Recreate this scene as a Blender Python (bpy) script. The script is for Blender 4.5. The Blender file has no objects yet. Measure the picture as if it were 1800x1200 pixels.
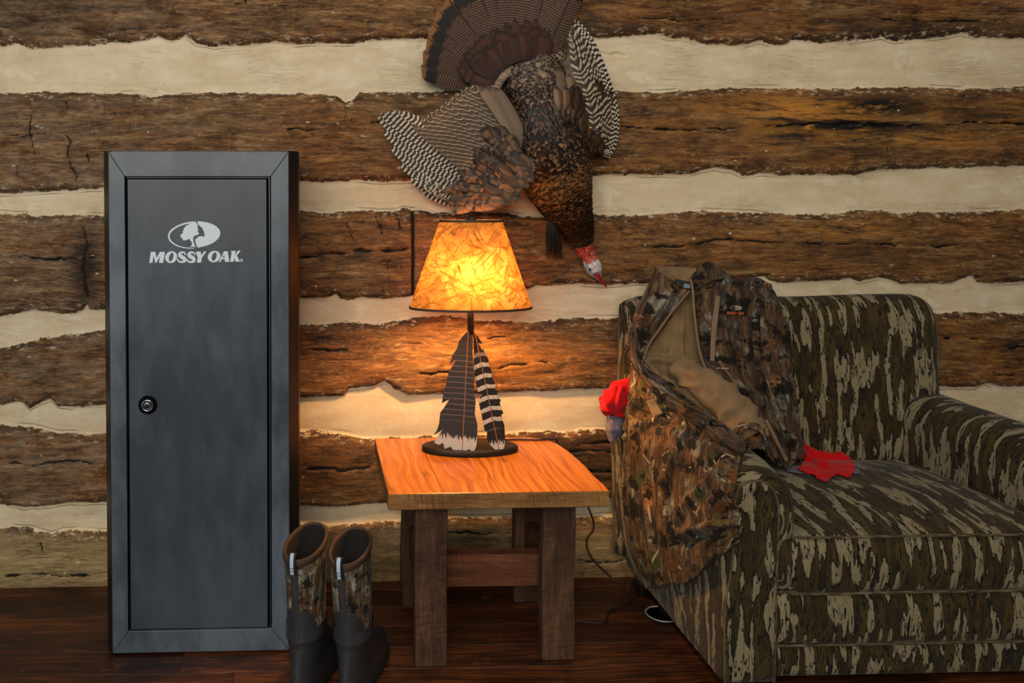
import bpy, bmesh, math, random
import numpy as np
from mathutils import Vector, Matrix

random.seed(7)
RNG = np.random.default_rng(11)
scene = bpy.context.scene
COL = scene.collection

# ------------------------------------------------------------------ camera
# focal length 1450 px at 1800 px width, shift lens (architectural photograph)
FPX, PPX, PPY = 1450.0, 595.0, 390.0
YAW, PITCH = math.radians(-2.0), math.radians(1.78)
CAM = np.array([0.0, -2.70, 1.276])
cam_data = bpy.data.cameras.new('camera')
cam_data.sensor_fit = 'HORIZONTAL'
cam_data.sensor_width = 36.0
cam_data.lens = FPX / 1800.0 * 36.0
cam_data.shift_x = (900.0 - PPX) / 1800.0
cam_data.shift_y = -(600.0 - PPY) / 1800.0
cam_data.clip_start = 0.05
cam = bpy.data.objects.new('camera', cam_data)
COL.objects.link(cam)
cam.location = CAM
cam.rotation_euler = (math.pi / 2 - PITCH, 0, YAW)
scene.camera = cam

# ------------------------------------------------------------------ world, lights, exposure
scene.view_settings.view_transform = 'Standard'
scene.view_settings.look = 'None'
scene.view_settings.gamma = 1.0
scene.view_settings.use_curve_mapping = False
scene.view_settings.exposure = 0.0
world = bpy.data.worlds.new('world')
scene.world = world
world.use_nodes = True
bgn = world.node_tree.nodes['Background']
bgn.inputs[0].default_value = (0.95, 0.94, 0.92, 1)
bgn.inputs[1].default_value = 0.07


def area_light(name, loc, target, size, size_y, watts, color):
    d = bpy.data.lights.new(name, 'AREA')
    d.shape = 'RECTANGLE'
    d.size, d.size_y = size, size_y
    d.energy = watts
    d.color = color
    o = bpy.data.objects.new(name, d)
    COL.objects.link(o)
    o.location = loc
    o.rotation_euler = (Vector(target) - Vector(loc)).to_track_quat('-Z', 'Y').to_euler()
    return o


# daylight from the room's windows behind and to the left of the camera
area_light('window_daylight', (-0.9, -4.8, 2.4), (0.7, 0.0, 1.1), 2.4, 1.6, 113, (1.0, 0.92, 0.79))
area_light('ceiling_bounce', (0.7, -1.9, 3.0), (0.7, -0.6, 0.0), 3.0, 1.6, 20, (1.0, 0.93, 0.82))
area_light('doorway_daylight', (-2.4, -3.2, 0.9), (-0.3, -0.4, 0.5), 0.9, 1.8, 14, (0.62, 0.80, 1.0))

# ------------------------------------------------------------------ pixel calibration of the photograph
def _rz(a):
    c, s = math.cos(a), math.sin(a)
    return np.array([[c, -s, 0], [s, c, 0], [0, 0, 1]])


def _rx(a):
    c, s = math.cos(a), math.sin(a)
    return np.array([[1, 0, 0], [0, c, -s], [0, s, c]])


RCAM = _rz(YAW) @ _rx(math.pi / 2 - PITCH)


def ray(px, py):
    return RCAM @ np.array([(px - PPX) / FPX, -(py - PPY) / FPX, -1.0])


def P(px, py, y):
    """point of the photograph on the vertical plane at depth y"""
    d = ray(px, py)
    return CAM + d * ((y - CAM[1]) / d[1])


def Z(px, py, z):
    """point of the photograph on the horizontal plane at height z"""
    d = ray(px, py)
    return CAM + d * ((z - CAM[2]) / d[2])


# ------------------------------------------------------------------ object helpers
ORIGIN = {}


def tag(o, label=None, cat=None, group=None, kind=None):
    if label: o['label'] = label
    if cat: o['category'] = cat
    if group: o['group'] = group
    if kind: o['kind'] = kind
    return o


def thing(name, loc, label, cat, group=None):
    o = bpy.data.objects.new(name, None)
    COL.objects.link(o)
    o.location = loc
    o.empty_display_size = 0.05
    ORIGIN[o.name] = np.array(loc, float)
    return tag(o, label, cat, group)


def link_mesh(name, me, mat, parent=None):
    o = bpy.data.objects.new(name, me)
    COL.objects.link(o)
    if mat is not None:
        for m in (mat if isinstance(mat, (list, tuple)) else [mat]):
            me.materials.append(m)
    if parent is not None:
        o.parent = parent
        org = ORIGIN[parent.name]
        ORIGIN[o.name] = org
        if np.abs(org).max() > 0:
            me.transform(Matrix.Translation(Vector(-org)))
    else:
        ORIGIN[o.name] = np.zeros(3)
    return o


def recenter(o, loc):
    """move a parentless mesh's origin to loc without moving the mesh"""
    o.data.transform(Matrix.Translation(-Vector(loc)))
    o.location = loc
    ORIGIN[o.name] = np.array(loc, float)
    return o


def mk(name, verts, faces, mat, parent=None, smooth=True, uv=None, attrs=None, midx=None):
    me = bpy.data.meshes.new(name)
    verts = np.asarray(verts, float)
    me.from_pydata(verts.tolist(), [], [tuple(int(i) for i in f) for f in faces])
    if smooth:
        me.polygons.foreach_set('use_smooth', np.ones(len(me.polygons), bool))
    if uv is not None:
        l = me.uv_layers.new(name='UVMap')
        vi = np.empty(len(me.loops), np.int32)
        me.loops.foreach_get('vertex_index', vi)
        l.data.foreach_set('uv', np.asarray(uv, np.float32)[vi].ravel())
    if attrs:
        for k, a in attrs.items():
            at = me.attributes.new(k, 'FLOAT', 'POINT')
            at.data.foreach_set('value', np.asarray(a, np.float32))
    if midx is not None:
        me.polygons.foreach_set('material_index', np.asarray(midx, np.int32))
    me.update()
    return link_mesh(name, me, mat, parent)


class MB:
    """collects pieces that belong to ONE mesh object"""
    def __init__(self):
        self.v, self.f, self.uv, self.a, self.n = [], [], [], [], 0

    def add(self, v, f, uv=None, a=None):
        v = np.asarray(v, float).reshape(-1, 3)
        self.v.append(v)
        self.f += [tuple(int(i) + self.n for i in q) for q in f]
        self.uv.append(np.zeros((len(v), 2)) if uv is None else np.asarray(uv, float).reshape(-1, 2))
        self.a.append(np.full(len(v), 0.0 if a is None else a) if np.isscalar(a) or a is None else np.asarray(a, float))
        self.n += len(v)
        return self

    def build(self, name, mat, parent=None, smooth=True):
        return mk(name, np.concatenate(self.v), self.f, mat, parent, smooth, np.concatenate(self.uv), {'rnd': np.concatenate(self.a)})


def grid_faces(n, m, cu=False, cv=False):
    f = []
    for i in range(n if cu else n - 1):
        for j in range(m if cv else m - 1):
            i2, j2 = (i + 1) % n, (j + 1) % m
            f.append((i * m + j, i2 * m + j, i2 * m + j2, i * m + j2))
    return f


def cr(pts, n, closed=False):
    """Catmull-Rom through pts, n samples (uniform parameter)"""
    p = np.asarray(pts, float)
    k = len(p)
    if closed:
        t = np.linspace(0, k, n, endpoint=False)
    else:
        t = np.linspace(0, k - 1, n)
    i = np.floor(t).astype(int)
    if not closed:
        i = np.minimum(i, k - 2)
    u = (t - i).reshape(-1, *([1] * (p.ndim - 1)))
    if closed:
        g = lambda q: p[q % k]
    else:
        ext = np.concatenate([[2 * p[0] - p[1]], p, [2 * p[-1] - p[-2]]])
        g = lambda q: ext[np.clip(q + 1, 0, k + 1)]
    p0, p1, p2, p3 = g(i - 1), g(i), g(i + 1), g(i + 2)
    return 0.5 * (2 * p1 + (p2 - p0) * u + (2 * p0 - 5 * p1 + 4 * p2 - p3) * u ** 2 + (3 * p1 - p0 - 3 * p2 + p3) * u ** 3)


def patch(ctrl, n, m):
    """smooth surface through a control net [rows][cols][3] -> array n x m x 3"""
    c = np.asarray(ctrl, float)
    a = cr(c, n)
    b = cr(np.swapaxes(a, 0, 1), m)
    return np.swapaxes(b, 0, 1)


def grid_normals(g):
    du = np.gradient(g, axis=0)
    dv = np.gradient(g, axis=1)
    nn = np.cross(du, dv)
    return nn / (np.linalg.norm(nn, axis=2, keepdims=True) + 1e-12)


def grid_uv(g):
    """uv in metres along the surface"""
    n, m = g.shape[:2]
    lu = np.concatenate([[0], np.cumsum(np.linalg.norm(np.diff(g, axis=0), axis=2).mean(1))])
    lv = np.concatenate([[0], np.cumsum(np.linalg.norm(np.diff(g, axis=1), axis=2).mean(0))])
    return np.stack(np.meshgrid(lv, lu), -1).reshape(-1, 2)


def tube_geo(pts, r, k=10, caps=True):
    p = np.asarray(pts, float)
    n = len(p)
    r = np.broadcast_to(np.asarray(r, float), (n,))
    t = np.gradient(p, axis=0)
    t /= np.linalg.norm(t, axis=1, keepdims=True) + 1e-12
    up = np.array([0, 0, 1.0]) if abs(t[0][2]) < 0.9 else np.array([1.0, 0, 0])
    v, uv = [], []
    x = np.cross(up, t[0]); x /= np.linalg.norm(x)
    s = 0
    for i in range(n):
        x = x - t[i] * x.dot(t[i]); x /= np.linalg.norm(x)
        y = np.cross(t[i], x)
        if i: s += np.linalg.norm(p[i] - p[i - 1])
        for j in range(k):
            a = 2 * math.pi * j / k
            v.append(p[i] + r[i] * (math.cos(a) * x + math.sin(a) * y)); uv.append((j / k, s))
    f = grid_faces(n, k, cv=True)
    if caps:
        f.append(tuple(range(k)))
        f.append(tuple((n - 1) * k + j for j in range(k - 1, -1, -1)))
    return v, f, uv


def tube(name, pts, r, mat, parent=None, k=10):
    v, f, uv = tube_geo(pts, r, k)
    return mk(name, v, f, mat, parent, True, uv)


def lathe(name, prof, center, mat, parent=None, k=40, sx=1.0, sy=1.0, axis='Z'):
    """prof: list of (radius, height)"""
    v = []
    for r, h in prof:
        for j in range(k):
            a = 2 * math.pi * j / k
            q = (r * math.cos(a) * sx, r * math.sin(a) * sy, h)
            if axis == 'Y': q = (q[0], -q[2], q[1])
            v.append(np.array(center) + q)
    f = grid_faces(len(prof), k, cv=True)
    f.append(tuple(range(k)))
    f.append(tuple((len(prof) - 1) * k + j for j in range(k - 1, -1, -1)))
    return mk(name, v, f, mat, parent)


def box(name, lo, hi, mat, parent=None, bevel=0.003, seg=2, warp=None, cuts=0, uvdir=None):
    bm = bmesh.new()
    bmesh.ops.create_cube(bm, size=1.0)
    lo, hi = np.array(lo, float), np.array(hi, float)
    for v in bm.verts:
        v.co = Vector((lo + hi) / 2 + np.array(v.co) * (hi - lo))
    if bevel > 0:
        bmesh.ops.bevel(bm, geom=list(bm.edges), offset=bevel, segments=seg, affect='EDGES', profile=0.6)
    if cuts:
        bmesh.ops.subdivide_edges(bm, edges=list(bm.edges), cuts=cuts, use_grid_fill=True)
    if warp:
        for v in bm.verts:
            v.co = Vector(warp(np.array(v.co)))
    me = bpy.data.meshes.new(name)
    bm.to_mesh(me); bm.free()
    me.polygons.foreach_set('use_smooth', np.ones(len(me.polygons), bool))
    o = link_mesh(name, me, mat, parent)
    md = o.modifiers.new('wn', 'WEIGHTED_NORMAL'); md.keep_sharp = False
    return o


def flat_shape(name, splines, to3d, mat, parent=None, extrude=0.0004):
    """filled outlines with holes; splines are lists of 2-d points, to3d maps (a,b,h) to a point"""
    cu = bpy.data.curves.new(name, 'CURVE')
    cu.dimensions = '2D'; cu.fill_mode = 'BOTH'; cu.extrude = 1.0
    for s in splines:
        sp = cu.splines.new('POLY')
        sp.points.add(len(s) - 1)
        for q, pt in zip(s, sp.points): pt.co = (q[0], q[1], 0, 1)
        sp.use_cyclic_u = True
    ob = bpy.data.objects.new('tmp', cu)
    COL.objects.link(ob)
    dg = bpy.context.evaluated_depsgraph_get()
    me = bpy.data.meshes.new_from_object(ob.evaluated_get(dg))
    bpy.data.objects.remove(ob); bpy.data.curves.remove(cu)
    me.name = name
    for v in me.vertices:
        v.co = Vector(to3d(v.co.x, v.co.y, v.co.z * extrude))
    return link_mesh(name, me, mat, parent)


def vnoise(p, scale, seed=0):
    """cheap smooth value noise on an array of points (..., 3)"""
    q = np.asarray(p, float) * scale + seed * 17.31
    i = np.floor(q).astype(np.int64); f = q - i
    f = f * f * (3 - 2 * f)
    out = 0
    for dx in (0, 1):
        for dy in (0, 1):
            for dz in (0, 1):
                h = (i[..., 0] + dx) * 374761393 + (i[..., 1] + dy) * 668265263 + (i[..., 2] + dz) * 2147483647
                h = (h ^ (h >> 13)) * 1274126177
                h = ((h ^ (h >> 16)) & 0xffff) / 65535.0
                w = (f[..., 0] if dx else 1 - f[..., 0]) * (f[..., 1] if dy else 1 - f[..., 1]) * (f[..., 2] if dz else 1 - f[..., 2])
                out = out + h * w
    return out * 2 - 1
# ------------------------------------------------------------------ materials
def lin(r, g, b):
    def f(c):
        c /= 255.0
        return c / 12.92 if c <= 0.04045 else ((c + 0.055) / 1.055) ** 2.4
    return (f(r), f(g), f(b), 1.0)


class NT:
    def __init__(self, name):
        self.m = bpy.data.materials.new(name)
        self.m.use_nodes = True
        self.t = self.m.node_tree
        self.b = self.t.nodes['Principled BSDF']
        self.out = self.t.nodes['Material Output']

    def _in(self, s, v):
        if isinstance(v, bpy.types.NodeSocket): self.t.links.new(v, s)
        elif v is not None: s.default_value = v

    def set(self, **k):
        for n, v in k.items():
            self._in(self.b.inputs[{'color': 'Base Color', 'rough': 'Roughness', 'metal': 'Metallic', 'spec': 'Specular IOR Level',
                                    'normal': 'Normal', 'coat': 'Coat Weight', 'coatr': 'Coat Roughness', 'sheen': 'Sheen Weight',
                                    'emit': 'Emission Color', 'emits': 'Emission Strength', 'alpha': 'Alpha'}[n]], v)
        return self

    def co(self, kind='Object'):
        return self.t.nodes.new('ShaderNodeTexCoord').outputs[kind]

    def attr(self, name):
        n = self.t.nodes.new('ShaderNodeAttribute'); n.attribute_name = name
        return n.outputs['Fac']

    def map(self, v, scale=(1, 1, 1), rot=(0, 0, 0), loc=(0, 0, 0)):
        n = self.t.nodes.new('ShaderNodeMapping')
        self._in(n.inputs[0], v); n.inputs[1].default_value = loc; n.inputs[2].default_value = rot; n.inputs[3].default_value = scale
        return n.outputs[0]

    def noise(self, v, scale=5, detail=3, rough=0.55, dist=0.0, color=False):
        n = self.t.nodes.new('ShaderNodeTexNoise')
        self._in(n.inputs['Vector'], v); n.inputs['Scale'].default_value = scale; n.inputs['Detail'].default_value = detail
        n.inputs['Roughness'].default_value = rough; n.inputs['Distortion'].default_value = dist
        return n.outputs['Color' if color else 'Fac']

    def vor(self, v, scale=5, feature='F1', rnd=1.0, out='Distance'):
        n = self.t.nodes.new('ShaderNodeTexVoronoi'); n.feature = feature
        self._in(n.inputs['Vector'], v); n.inputs['Scale'].default_value = scale; n.inputs['Randomness'].default_value = rnd
        return n.outputs[out]

    def math(self, op, a, b=0.0, c=0.0, clamp=False):
        n = self.t.nodes.new('ShaderNodeMath'); n.operation = op; n.use_clamp = clamp
        self._in(n.inputs[0], a); self._in(n.inputs[1], b); self._in(n.inputs[2], c)
        return n.outputs[0]

    def vadd(self, a, b):
        n = self.t.nodes.new('ShaderNodeVectorMath'); n.operation = 'ADD'
        self._in(n.inputs[0], a); self._in(n.inputs[1], b)
        return n.outputs[0]

    def vscale(self, a, s):
        n = self.t.nodes.new('ShaderNodeVectorMath'); n.operation = 'SCALE'
        self._in(n.inputs[0], a); self._in(n.inputs['Scale'], s)
        return n.outputs[0]

    def sep(self, v):
        n = self.t.nodes.new('ShaderNodeSeparateXYZ'); self._in(n.inputs[0], v)
        return n.outputs

    def comb(self, x, y, z):
        n = self.t.nodes.new('ShaderNodeCombineXYZ')
        for s, q in zip(n.inputs, (x, y, z)): self._in(s, q)
        return n.outputs[0]

    def step(self, x, lo, hi):
        n = self.t.nodes.new('ShaderNodeMapRange'); n.interpolation_type = 'SMOOTHSTEP'
        self._in(n.inputs[0], x)
        n.inputs[1].default_value = lo; n.inputs[2].default_value = hi
        if lo > hi:
            n.inputs[1].default_value = hi; n.inputs[2].default_value = lo; n.inputs[3].default_value = 1; n.inputs[4].default_value = 0
        return n.outputs[0]

    def ramp(self, f, stops, const=False):
        n = self.t.nodes.new('ShaderNodeValToRGB')
        self._in(n.inputs[0], f)
        e = n.color_ramp.elements
        if const: n.color_ramp.interpolation = 'CONSTANT'
        while len(e) < len(stops): e.new(0.5)
        for el, (p, c) in zip(e, stops):
            el.position = p; el.color = c
        return n.outputs[0]

    def mix(self, f, a, b, mode='MIX'):
        n = self.t.nodes.new('ShaderNodeMix'); n.data_type = 'RGBA'; n.blend_type = mode
        self._in(n.inputs[0], f); self._in(n.inputs[6], a); self._in(n.inputs[7], b)
        return n.outputs[2]

    def bump(self, h, strength=0.3, dist=0.01, normal=None):
        n = self.t.nodes.new('ShaderNodeBump')
        n.inputs['Strength'].default_value = strength; n.inputs['Distance'].default_value = dist
        self._in(n.inputs['Height'], h)
        if normal is not None: self._in(n.inputs['Normal'], normal)
        return n.outputs[0]


def plain(name, col, rough=0.5, metal=0.0, spec=0.5, bump=0.0, bscale=200, var=0.0):
    n = NT(name)
    c = col
    if var:
        nz = n.noise(n.co(), 12, 4)
        c = n.mix(n.step(nz, 0.35, 0.7), col, tuple(x * (1 + var) for x in col[:3]) + (1,))
    n.set(color=c, rough=rough, metal=metal, spec=spec)
    if bump:
        n.set(normal=n.bump(n.noise(n.co(), bscale, 2), bump, 0.002))
    return n.m


# hewn log wall with plaster chinking ------------------------------------------------
def mat_wall():
    n = NT('hewn_logs_and_chinking')
    co = n.co()
    sd = n.attr('sd'); lid = n.attr('lid'); crk = n.attr('crack'); dark = n.attr('char'); gold = n.attr('gold'); pale = n.attr('pale')
    s = n.sep(co)
    shifted = n.comb(n.math('ADD', s[0], n.math('MULTIPLY', lid, 3.7)), n.math('MULTIPLY', s[1], 0.3), n.math('ADD', s[2], n.math('MULTIPLY', lid, 1.3)))
    # edge of the plaster is ragged
    e1 = n.noise(n.map(co, (1, 1, 1.6)), 26, 5, 0.65)
    e2 = n.noise(n.map(co, (1, 1, 1)), 110, 3, 0.6)
    edge = n.math('ADD', n.math('MULTIPLY', n.math('SUBTRACT', e1, 0.5), 0.030), n.math('MULTIPLY', n.math('SUBTRACT', e2, 0.5), 0.010))
    sdn = n.math('ADD', sd, edge)
    wood = n.step(sdn, -0.0012, 0.0012)
    # wood grain
    warp = n.vscale(n.noise(n.map(shifted, (1.2, 1, 4)), 1.8, 4, color=True), 0.06)
    g = n.vadd(shifted, warp)
    g1 = n.noise(n.map(g, (3.0, 3, 24)), 2.2, 7, 0.74)
    g2 = n.noise(n.map(g, (14, 14, 110)), 1.6, 5, 0.72)
    big = n.noise(n.map(shifted, (1, 1, 2.6)), 2.6, 5, 0.62)
    blot = n.noise(n.map(shifted, (1, 1, 2.0)), 8.5, 5, 0.68)
    f = n.math('ADD', n.math('MULTIPLY', g1, 0.62), n.math('MULTIPLY', g2, 0.38))
    base = n.ramp(f, [(0.32, lin(36, 23, 14)), (0.43, lin(86, 58, 33)), (0.53, lin(130, 93, 54)), (0.66, lin(180, 142, 94))])
    warmc = n.ramp(f, [(0.32, lin(42, 23, 11)), (0.43, lin(96, 60, 28)), (0.54, lin(142, 92, 44)), (0.67, lin(190, 140, 80))])
    grey = n.ramp(f, [(0.30, lin(56, 42, 32)), (0.45, lin(104, 82, 62)), (0.56, lin(142, 116, 88)), (0.70, lin(178, 154, 124))])
    c = n.mix(n.step(big, 0.42, 0.60), base, warmc)
    lr = n.math('FRACT', n.math('MULTIPLY', lid, 0.377))
    gf = n.math('MAXIMUM', n.math('MULTIPLY', n.step(s[0], 0.25, -0.9), n.step(blot, 0.36, 0.62)), n.math('MULTIPLY', n.step(blot, 0.55, 0.72), 0.55))
    c = n.mix(gf, c, grey)
    c = n.mix(n.step(blot, 0.50, 0.34), c, n.mix(0.62, c, lin(30, 19, 11)))
    pits = n.noise(n.map(g, (40, 10, 120)), 1.0, 3, 0.7)
    c = n.mix(n.math('MULTIPLY', n.step(pits, 0.56, 0.68), 0.55), c, lin(34, 22, 13))
    c = n.mix(n.math('MULTIPLY', n.step(pits, 0.42, 0.32), 0.30), c, lin(190, 160, 118))
    c = n.mix(pale, c, n.ramp(f, [(0.3, lin(92, 76, 48)), (0.5, lin(158, 135, 92)), (0.68, lin(196, 174, 128))]))
    # rotten golden and charred streaks
    st = n.noise(n.map(g, (3.2, 3, 30)), 2.0, 6, 0.75)
    c = n.mix(n.math('MULTIPLY', gold, n.step(st, 0.42, 0.56), clamp=True), c, lin(196, 132, 50))
    c = n.mix(n.math('MULTIPLY', gold, n.step(st, 0.46, 0.36)), c, lin(40, 24, 10))
    c = n.mix(n.math('MULTIPLY', dark, n.step(n.noise(n.map(g, (6, 6, 22)), 2.4, 6, 0.7), 0.32, 0.50), clamp=True), c, lin(24, 17, 13))
    # dark fine checks
    chk = n.noise(n.map(g, (2.6, 2, 60)), 3.0, 3, 0.55)
    ck = n.math('MULTIPLY', n.step(n.math('ABSOLUTE', n.math('SUBTRACT', chk, 0.5)), 0.020, 0.004), n.step(n.noise(shifted, 3.4, 3), 0.50, 0.62))
    c = n.mix(n.math('MULTIPLY', ck, 0.85), c, lin(20, 12, 7))
    vchk = n.noise(n.map(g, (46, 4, 5)), 1.7, 3, 0.5)
    vk = n.math('MULTIPLY', n.step(n.math('ABSOLUTE', n.math('SUBTRACT', vchk, 0.5)), 0.016, 0.004), n.step(n.noise(n.map(shifted, (3, 1, 2)), 2.7, 4), 0.58, 0.66))
    c = n.mix(n.math('MULTIPLY', vk, 0.75), c, lin(30, 19, 12))
    knot = n.step(n.vor(n.map(shifted, (1, 0.2, 1.6)), 5.2), 0.055, 0.02)
    c = n.mix(n.math('MULTIPLY', knot, 0.8), c, lin(30, 18, 10))
    # shadowy rim of the log beside the plaster, crumbs and smears of plaster on the wood
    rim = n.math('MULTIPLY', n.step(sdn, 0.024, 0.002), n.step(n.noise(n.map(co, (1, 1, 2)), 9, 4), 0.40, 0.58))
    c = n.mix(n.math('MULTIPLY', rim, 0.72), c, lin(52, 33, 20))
    sm = n.noise(n.map(shifted, (1, 1, 3.0)), 15, 6, 0.72)
    smear = n.math('MULTIPLY', n.step(sm, 0.60, 0.67), n.step(n.noise(co, 4.2, 3), 0.46, 0.60))
    smear = n.math('MAXIMUM', smear, n.math('MULTIPLY', n.step(n.noise(n.map(co, (1, 1, 2.2)), 34, 4, 0.7), 0.55, 0.62), n.step(sdn, 0.036, 0.006)))
    fleck = n.step(n.vor(n.map(shifted, (1, 0.2, 1.8)), 11.0), 0.085, 0.045)
    fleck = n.math('MULTIPLY', fleck, n.step(n.noise(co, 60, 2), 0.50, 0.56))
    c = n.mix(n.math('MAXIMUM', n.math('MULTIPLY', smear, 0.75), fleck), c, lin(206, 192, 162))
    c = n.mix(n.step(n.math('ADD', crk, n.math('MULTIPLY', n.math('SUBTRACT', e2, 0.5), 0.5)), 0.35, 0.62), c, lin(14, 9, 6))
    # plaster
    p1 = n.noise(n.map(co, (1, 1, 3)), 5, 5, 0.6)
    p2 = n.noise(co, 38, 4, 0.6)
    pl = n.ramp(n.math('ADD', n.math('MULTIPLY', p1, 0.75), n.math('MULTIPLY', p2, 0.25)), [(0.30, lin(203, 182, 145)), (0.50, lin(219, 200, 166)), (0.70, lin(231, 216, 187))])
    pl = n.mix(n.math('MULTIPLY', n.step(n.noise(n.map(n.vadd(co, n.vscale(n.noise(co, 6, 2, color=True), .15)), (1, 1, 2.4)), 9, 3, 0.6), 0.58, 0.66), 0.5), pl, lin(233, 224, 200))
    pit = n.step(n.vor(co, 42), 0.05, 0.02)
    pl = n.mix(n.math('MULTIPLY', pit, n.step(n.noise(co, 13, 2), 0.56, 0.62)), pl, lin(120, 100, 72))
    seam = n.math('MULTIPLY', n.step(n.math('ABSOLUTE', n.math('ADD', n.math('ADD', sd, 0.010), n.math('MULTIPLY', n.math('SUBTRACT', n.noise(co, 17, 4), 0.5), 0.012))), 0.0018, 0.0006),
                  n.step(n.noise(n.map(co, (1, 1, 0.6)), 3.1, 2), 0.52, 0.58))
    pl = n.mix(n.math('MULTIPLY', seam, 0.8), pl, lin(70, 52, 34))
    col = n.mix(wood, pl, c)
    h = n.math('ADD', n.math('MULTIPLY', n.math('MULTIPLY', f, wood), 1.0), n.math('MULTIPLY', n.math('ADD', p1, n.math('MULTIPLY', p2, 0.4)), n.math('MULTIPLY', n.math('SUBTRACT', 1.0, wood), 0.35)))
    h = n.math('SUBTRACT', h, n.math('MULTIPLY', n.math('ADD', ck, vk), 0.25))
    n.set(color=col, rough=n.math('ADD', 0.62, n.math('MULTIPLY', wood, -0.04)), spec=0.3, normal=n.bump(h, 0.55, 0.012))
    return n.m


def mat_floor():
    n = NT('dark_varnished_floorboards')
    co = n.co(); r = n.attr('rnd'); s = n.sep(co)
    sh = n.comb(n.math('ADD', s[0], n.math('MULTIPLY', r, 9.0)), s[1], n.math('MULTIPLY', r, 5.0))
    g = n.vadd(sh, n.vscale(n.noise(n.map(sh, (1, 4, 1)), 2.2, 3, color=True), 0.08))
    g1 = n.noise(n.map(g, (1.6, 30, 1)), 3.0, 5, 0.65)
    g2 = n.noise(n.map(g, (5, 140, 1)), 2.0, 3, 0.6)
    f = n.math('ADD', n.math('MULTIPLY', g1, 0.65), n.math('MULTIPLY', g2, 0.35))
    a = n.ramp(f, [(0.34, lin(30, 14, 7)), (0.48, lin(74, 36, 17)), (0.60, lin(114, 62, 29)), (0.72, lin(150, 88, 46))])
    b = n.ramp(f, [(0.32, lin(22, 10, 7)), (0.50, lin(48, 20, 12)), (0.68, lin(80, 36, 20))])
    c = n.mix(n.step(n.math('FRACT', n.math('MULTIPLY', r, 7.3)), 0.2, 0.8), a, b)
    c = n.mix(n.step(n.noise(n.map(sh, (1, 3, 1)), 4, 4), 0.52, 0.36), c, n.mix(0.6, c, lin(16, 8, 6)))
    sc = n.math('MULTIPLY', n.step(n.math('ABSOLUTE', n.math('SUBTRACT', n.noise(n.map(g, (1.5, 26, 1)), 2.4, 2), 0.5)), 0.006, 0.002), n.step(n.noise(co, 5, 3), 0.60, 0.68))
    c = n.mix(n.math('MULTIPLY', sc, 0.7), c, lin(176, 128, 92))
    n.set(color=c, rough=n.math('ADD', 0.26, n.math('MULTIPLY', n.noise(co, 9, 4), 0.34)), spec=0.5,
          normal=n.bump(n.math('ADD', f, n.math('MULTIPLY', n.noise(co, 3, 2), 0.8)), 0.16, 0.006))
    return n.m


def mat_barnwood(name, dark, mid, light, axis, saw=1.0, rough=0.75):
    """rough sawn timber, grain along axis"""
    n = NT(name)
    co = n.co()
    def sc(al, ac): return tuple(al if i == axis else ac for i in range(3))
    g = n.vadd(co, n.vscale(n.noise(co, 4, 3, color=True), 0.05))
    g1 = n.noise(n.map(g, sc(2.0, 34)), 1.7, 6, 0.7)
    g2 = n.noise(n.map(g, sc(7, 160)), 1.5, 3, 0.6)
    f = n.math('ADD', n.math('MULTIPLY', g1, 0.6), n.math('MULTIPLY', g2, 0.4))
    c = n.ramp(f, [(0.30, dark), (0.48, mid), (0.68, light)])
    # circular saw marks cross the grain at a slant
    rot = [0, 0, 0]; rot[1] = 0.16
    w = n.noise(n.map(n.map(co, rot=tuple(rot)), sc(300, 14)), 1.0, 3, 0.6)
    m = n.math('MULTIPLY', n.step(w, 0.52, 0.64), n.step(n.noise(co, 12, 3), 0.36, 0.58))
    c = n.mix(n.math('MULTIPLY', m, 0.65 * saw), c, tuple(x * 0.55 for x in dark[:3]) + (1,))
    w2 = n.noise(n.map(co, sc(8, 220)), 1.0, 3, 0.6)
    c = n.mix(n.math('MULTIPLY', n.step(w2, 0.55, 0.66), 0.45), c, dark)
    c = n.mix(n.math('MULTIPLY', n.step(n.noise(co, 7, 4), 0.56, 0.40), 0.45), c, dark)
    n.set(color=c, rough=rough, spec=0.3, normal=n.bump(n.math('ADD', f, n.math('MULTIPLY', m, -0.4)), 0.5, 0.004))
    return n.m


def mat_tabletop():
    n = NT('varnished_pine_top')
    co = n.co(); s = n.sep(co)
    board = n.math('FLOOR', n.math('MULTIPLY', n.math('ADD', s[0], 5.0), 6.6))
    sh = n.comb(n.math('MULTIPLY', s[0], 1.0), n.math('ADD', s[1], n.math('MULTIPLY', board, 0.37)), n.math('MULTIPLY', board, 0.7))
    # cathedral rings seen on flat-sawn pine
    wv = n.vadd(sh, n.vscale(n.noise(n.map(sh, (2.4, 0.8, 1)), 2.6, 2, color=True), 0.12))
    q = n.sep(wv)
    rings = n.math('SINE', n.math('MULTIPLY', q[0], 240))
    fine = n.noise(n.map(wv, (120, 4, 1)), 1.0, 4, 0.6)
    f = n.math('ADD', n.math('MULTIPLY', rings, 0.07), fine)
    c = n.ramp(f, [(0.22, lin(140, 68, 18)), (0.46, lin(190, 106, 34)), (0.75, lin(222, 144, 60))])
    c = n.mix(n.math('MULTIPLY', n.step(n.noise(sh, 6, 3), 0.46, 0.64), 0.30), c, lin(150, 70, 18))
    k = n.vor(n.map(sh, (1.0, 0.50, 1)), 6.5)
    c = n.mix(n.math('MULTIPLY', n.step(k, 0.15, 0.03), 0.8), c, lin(84, 30, 8))
    c = n.mix(n.step(n.math('ABSOLUTE', n.math('SUBTRACT', n.math('FRACT', n.math('MULTIPLY', n.math('ADD', s[0], 5.0), 6.6)), 0.5)), 0.490, 0.497), c, lin(96, 42, 12))
    n.set(color=c, rough=0.33, spec=0.45, normal=n.bump(f, 0.06, 0.004), coat=0.15, coatr=0.25)
    return n.m


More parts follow.
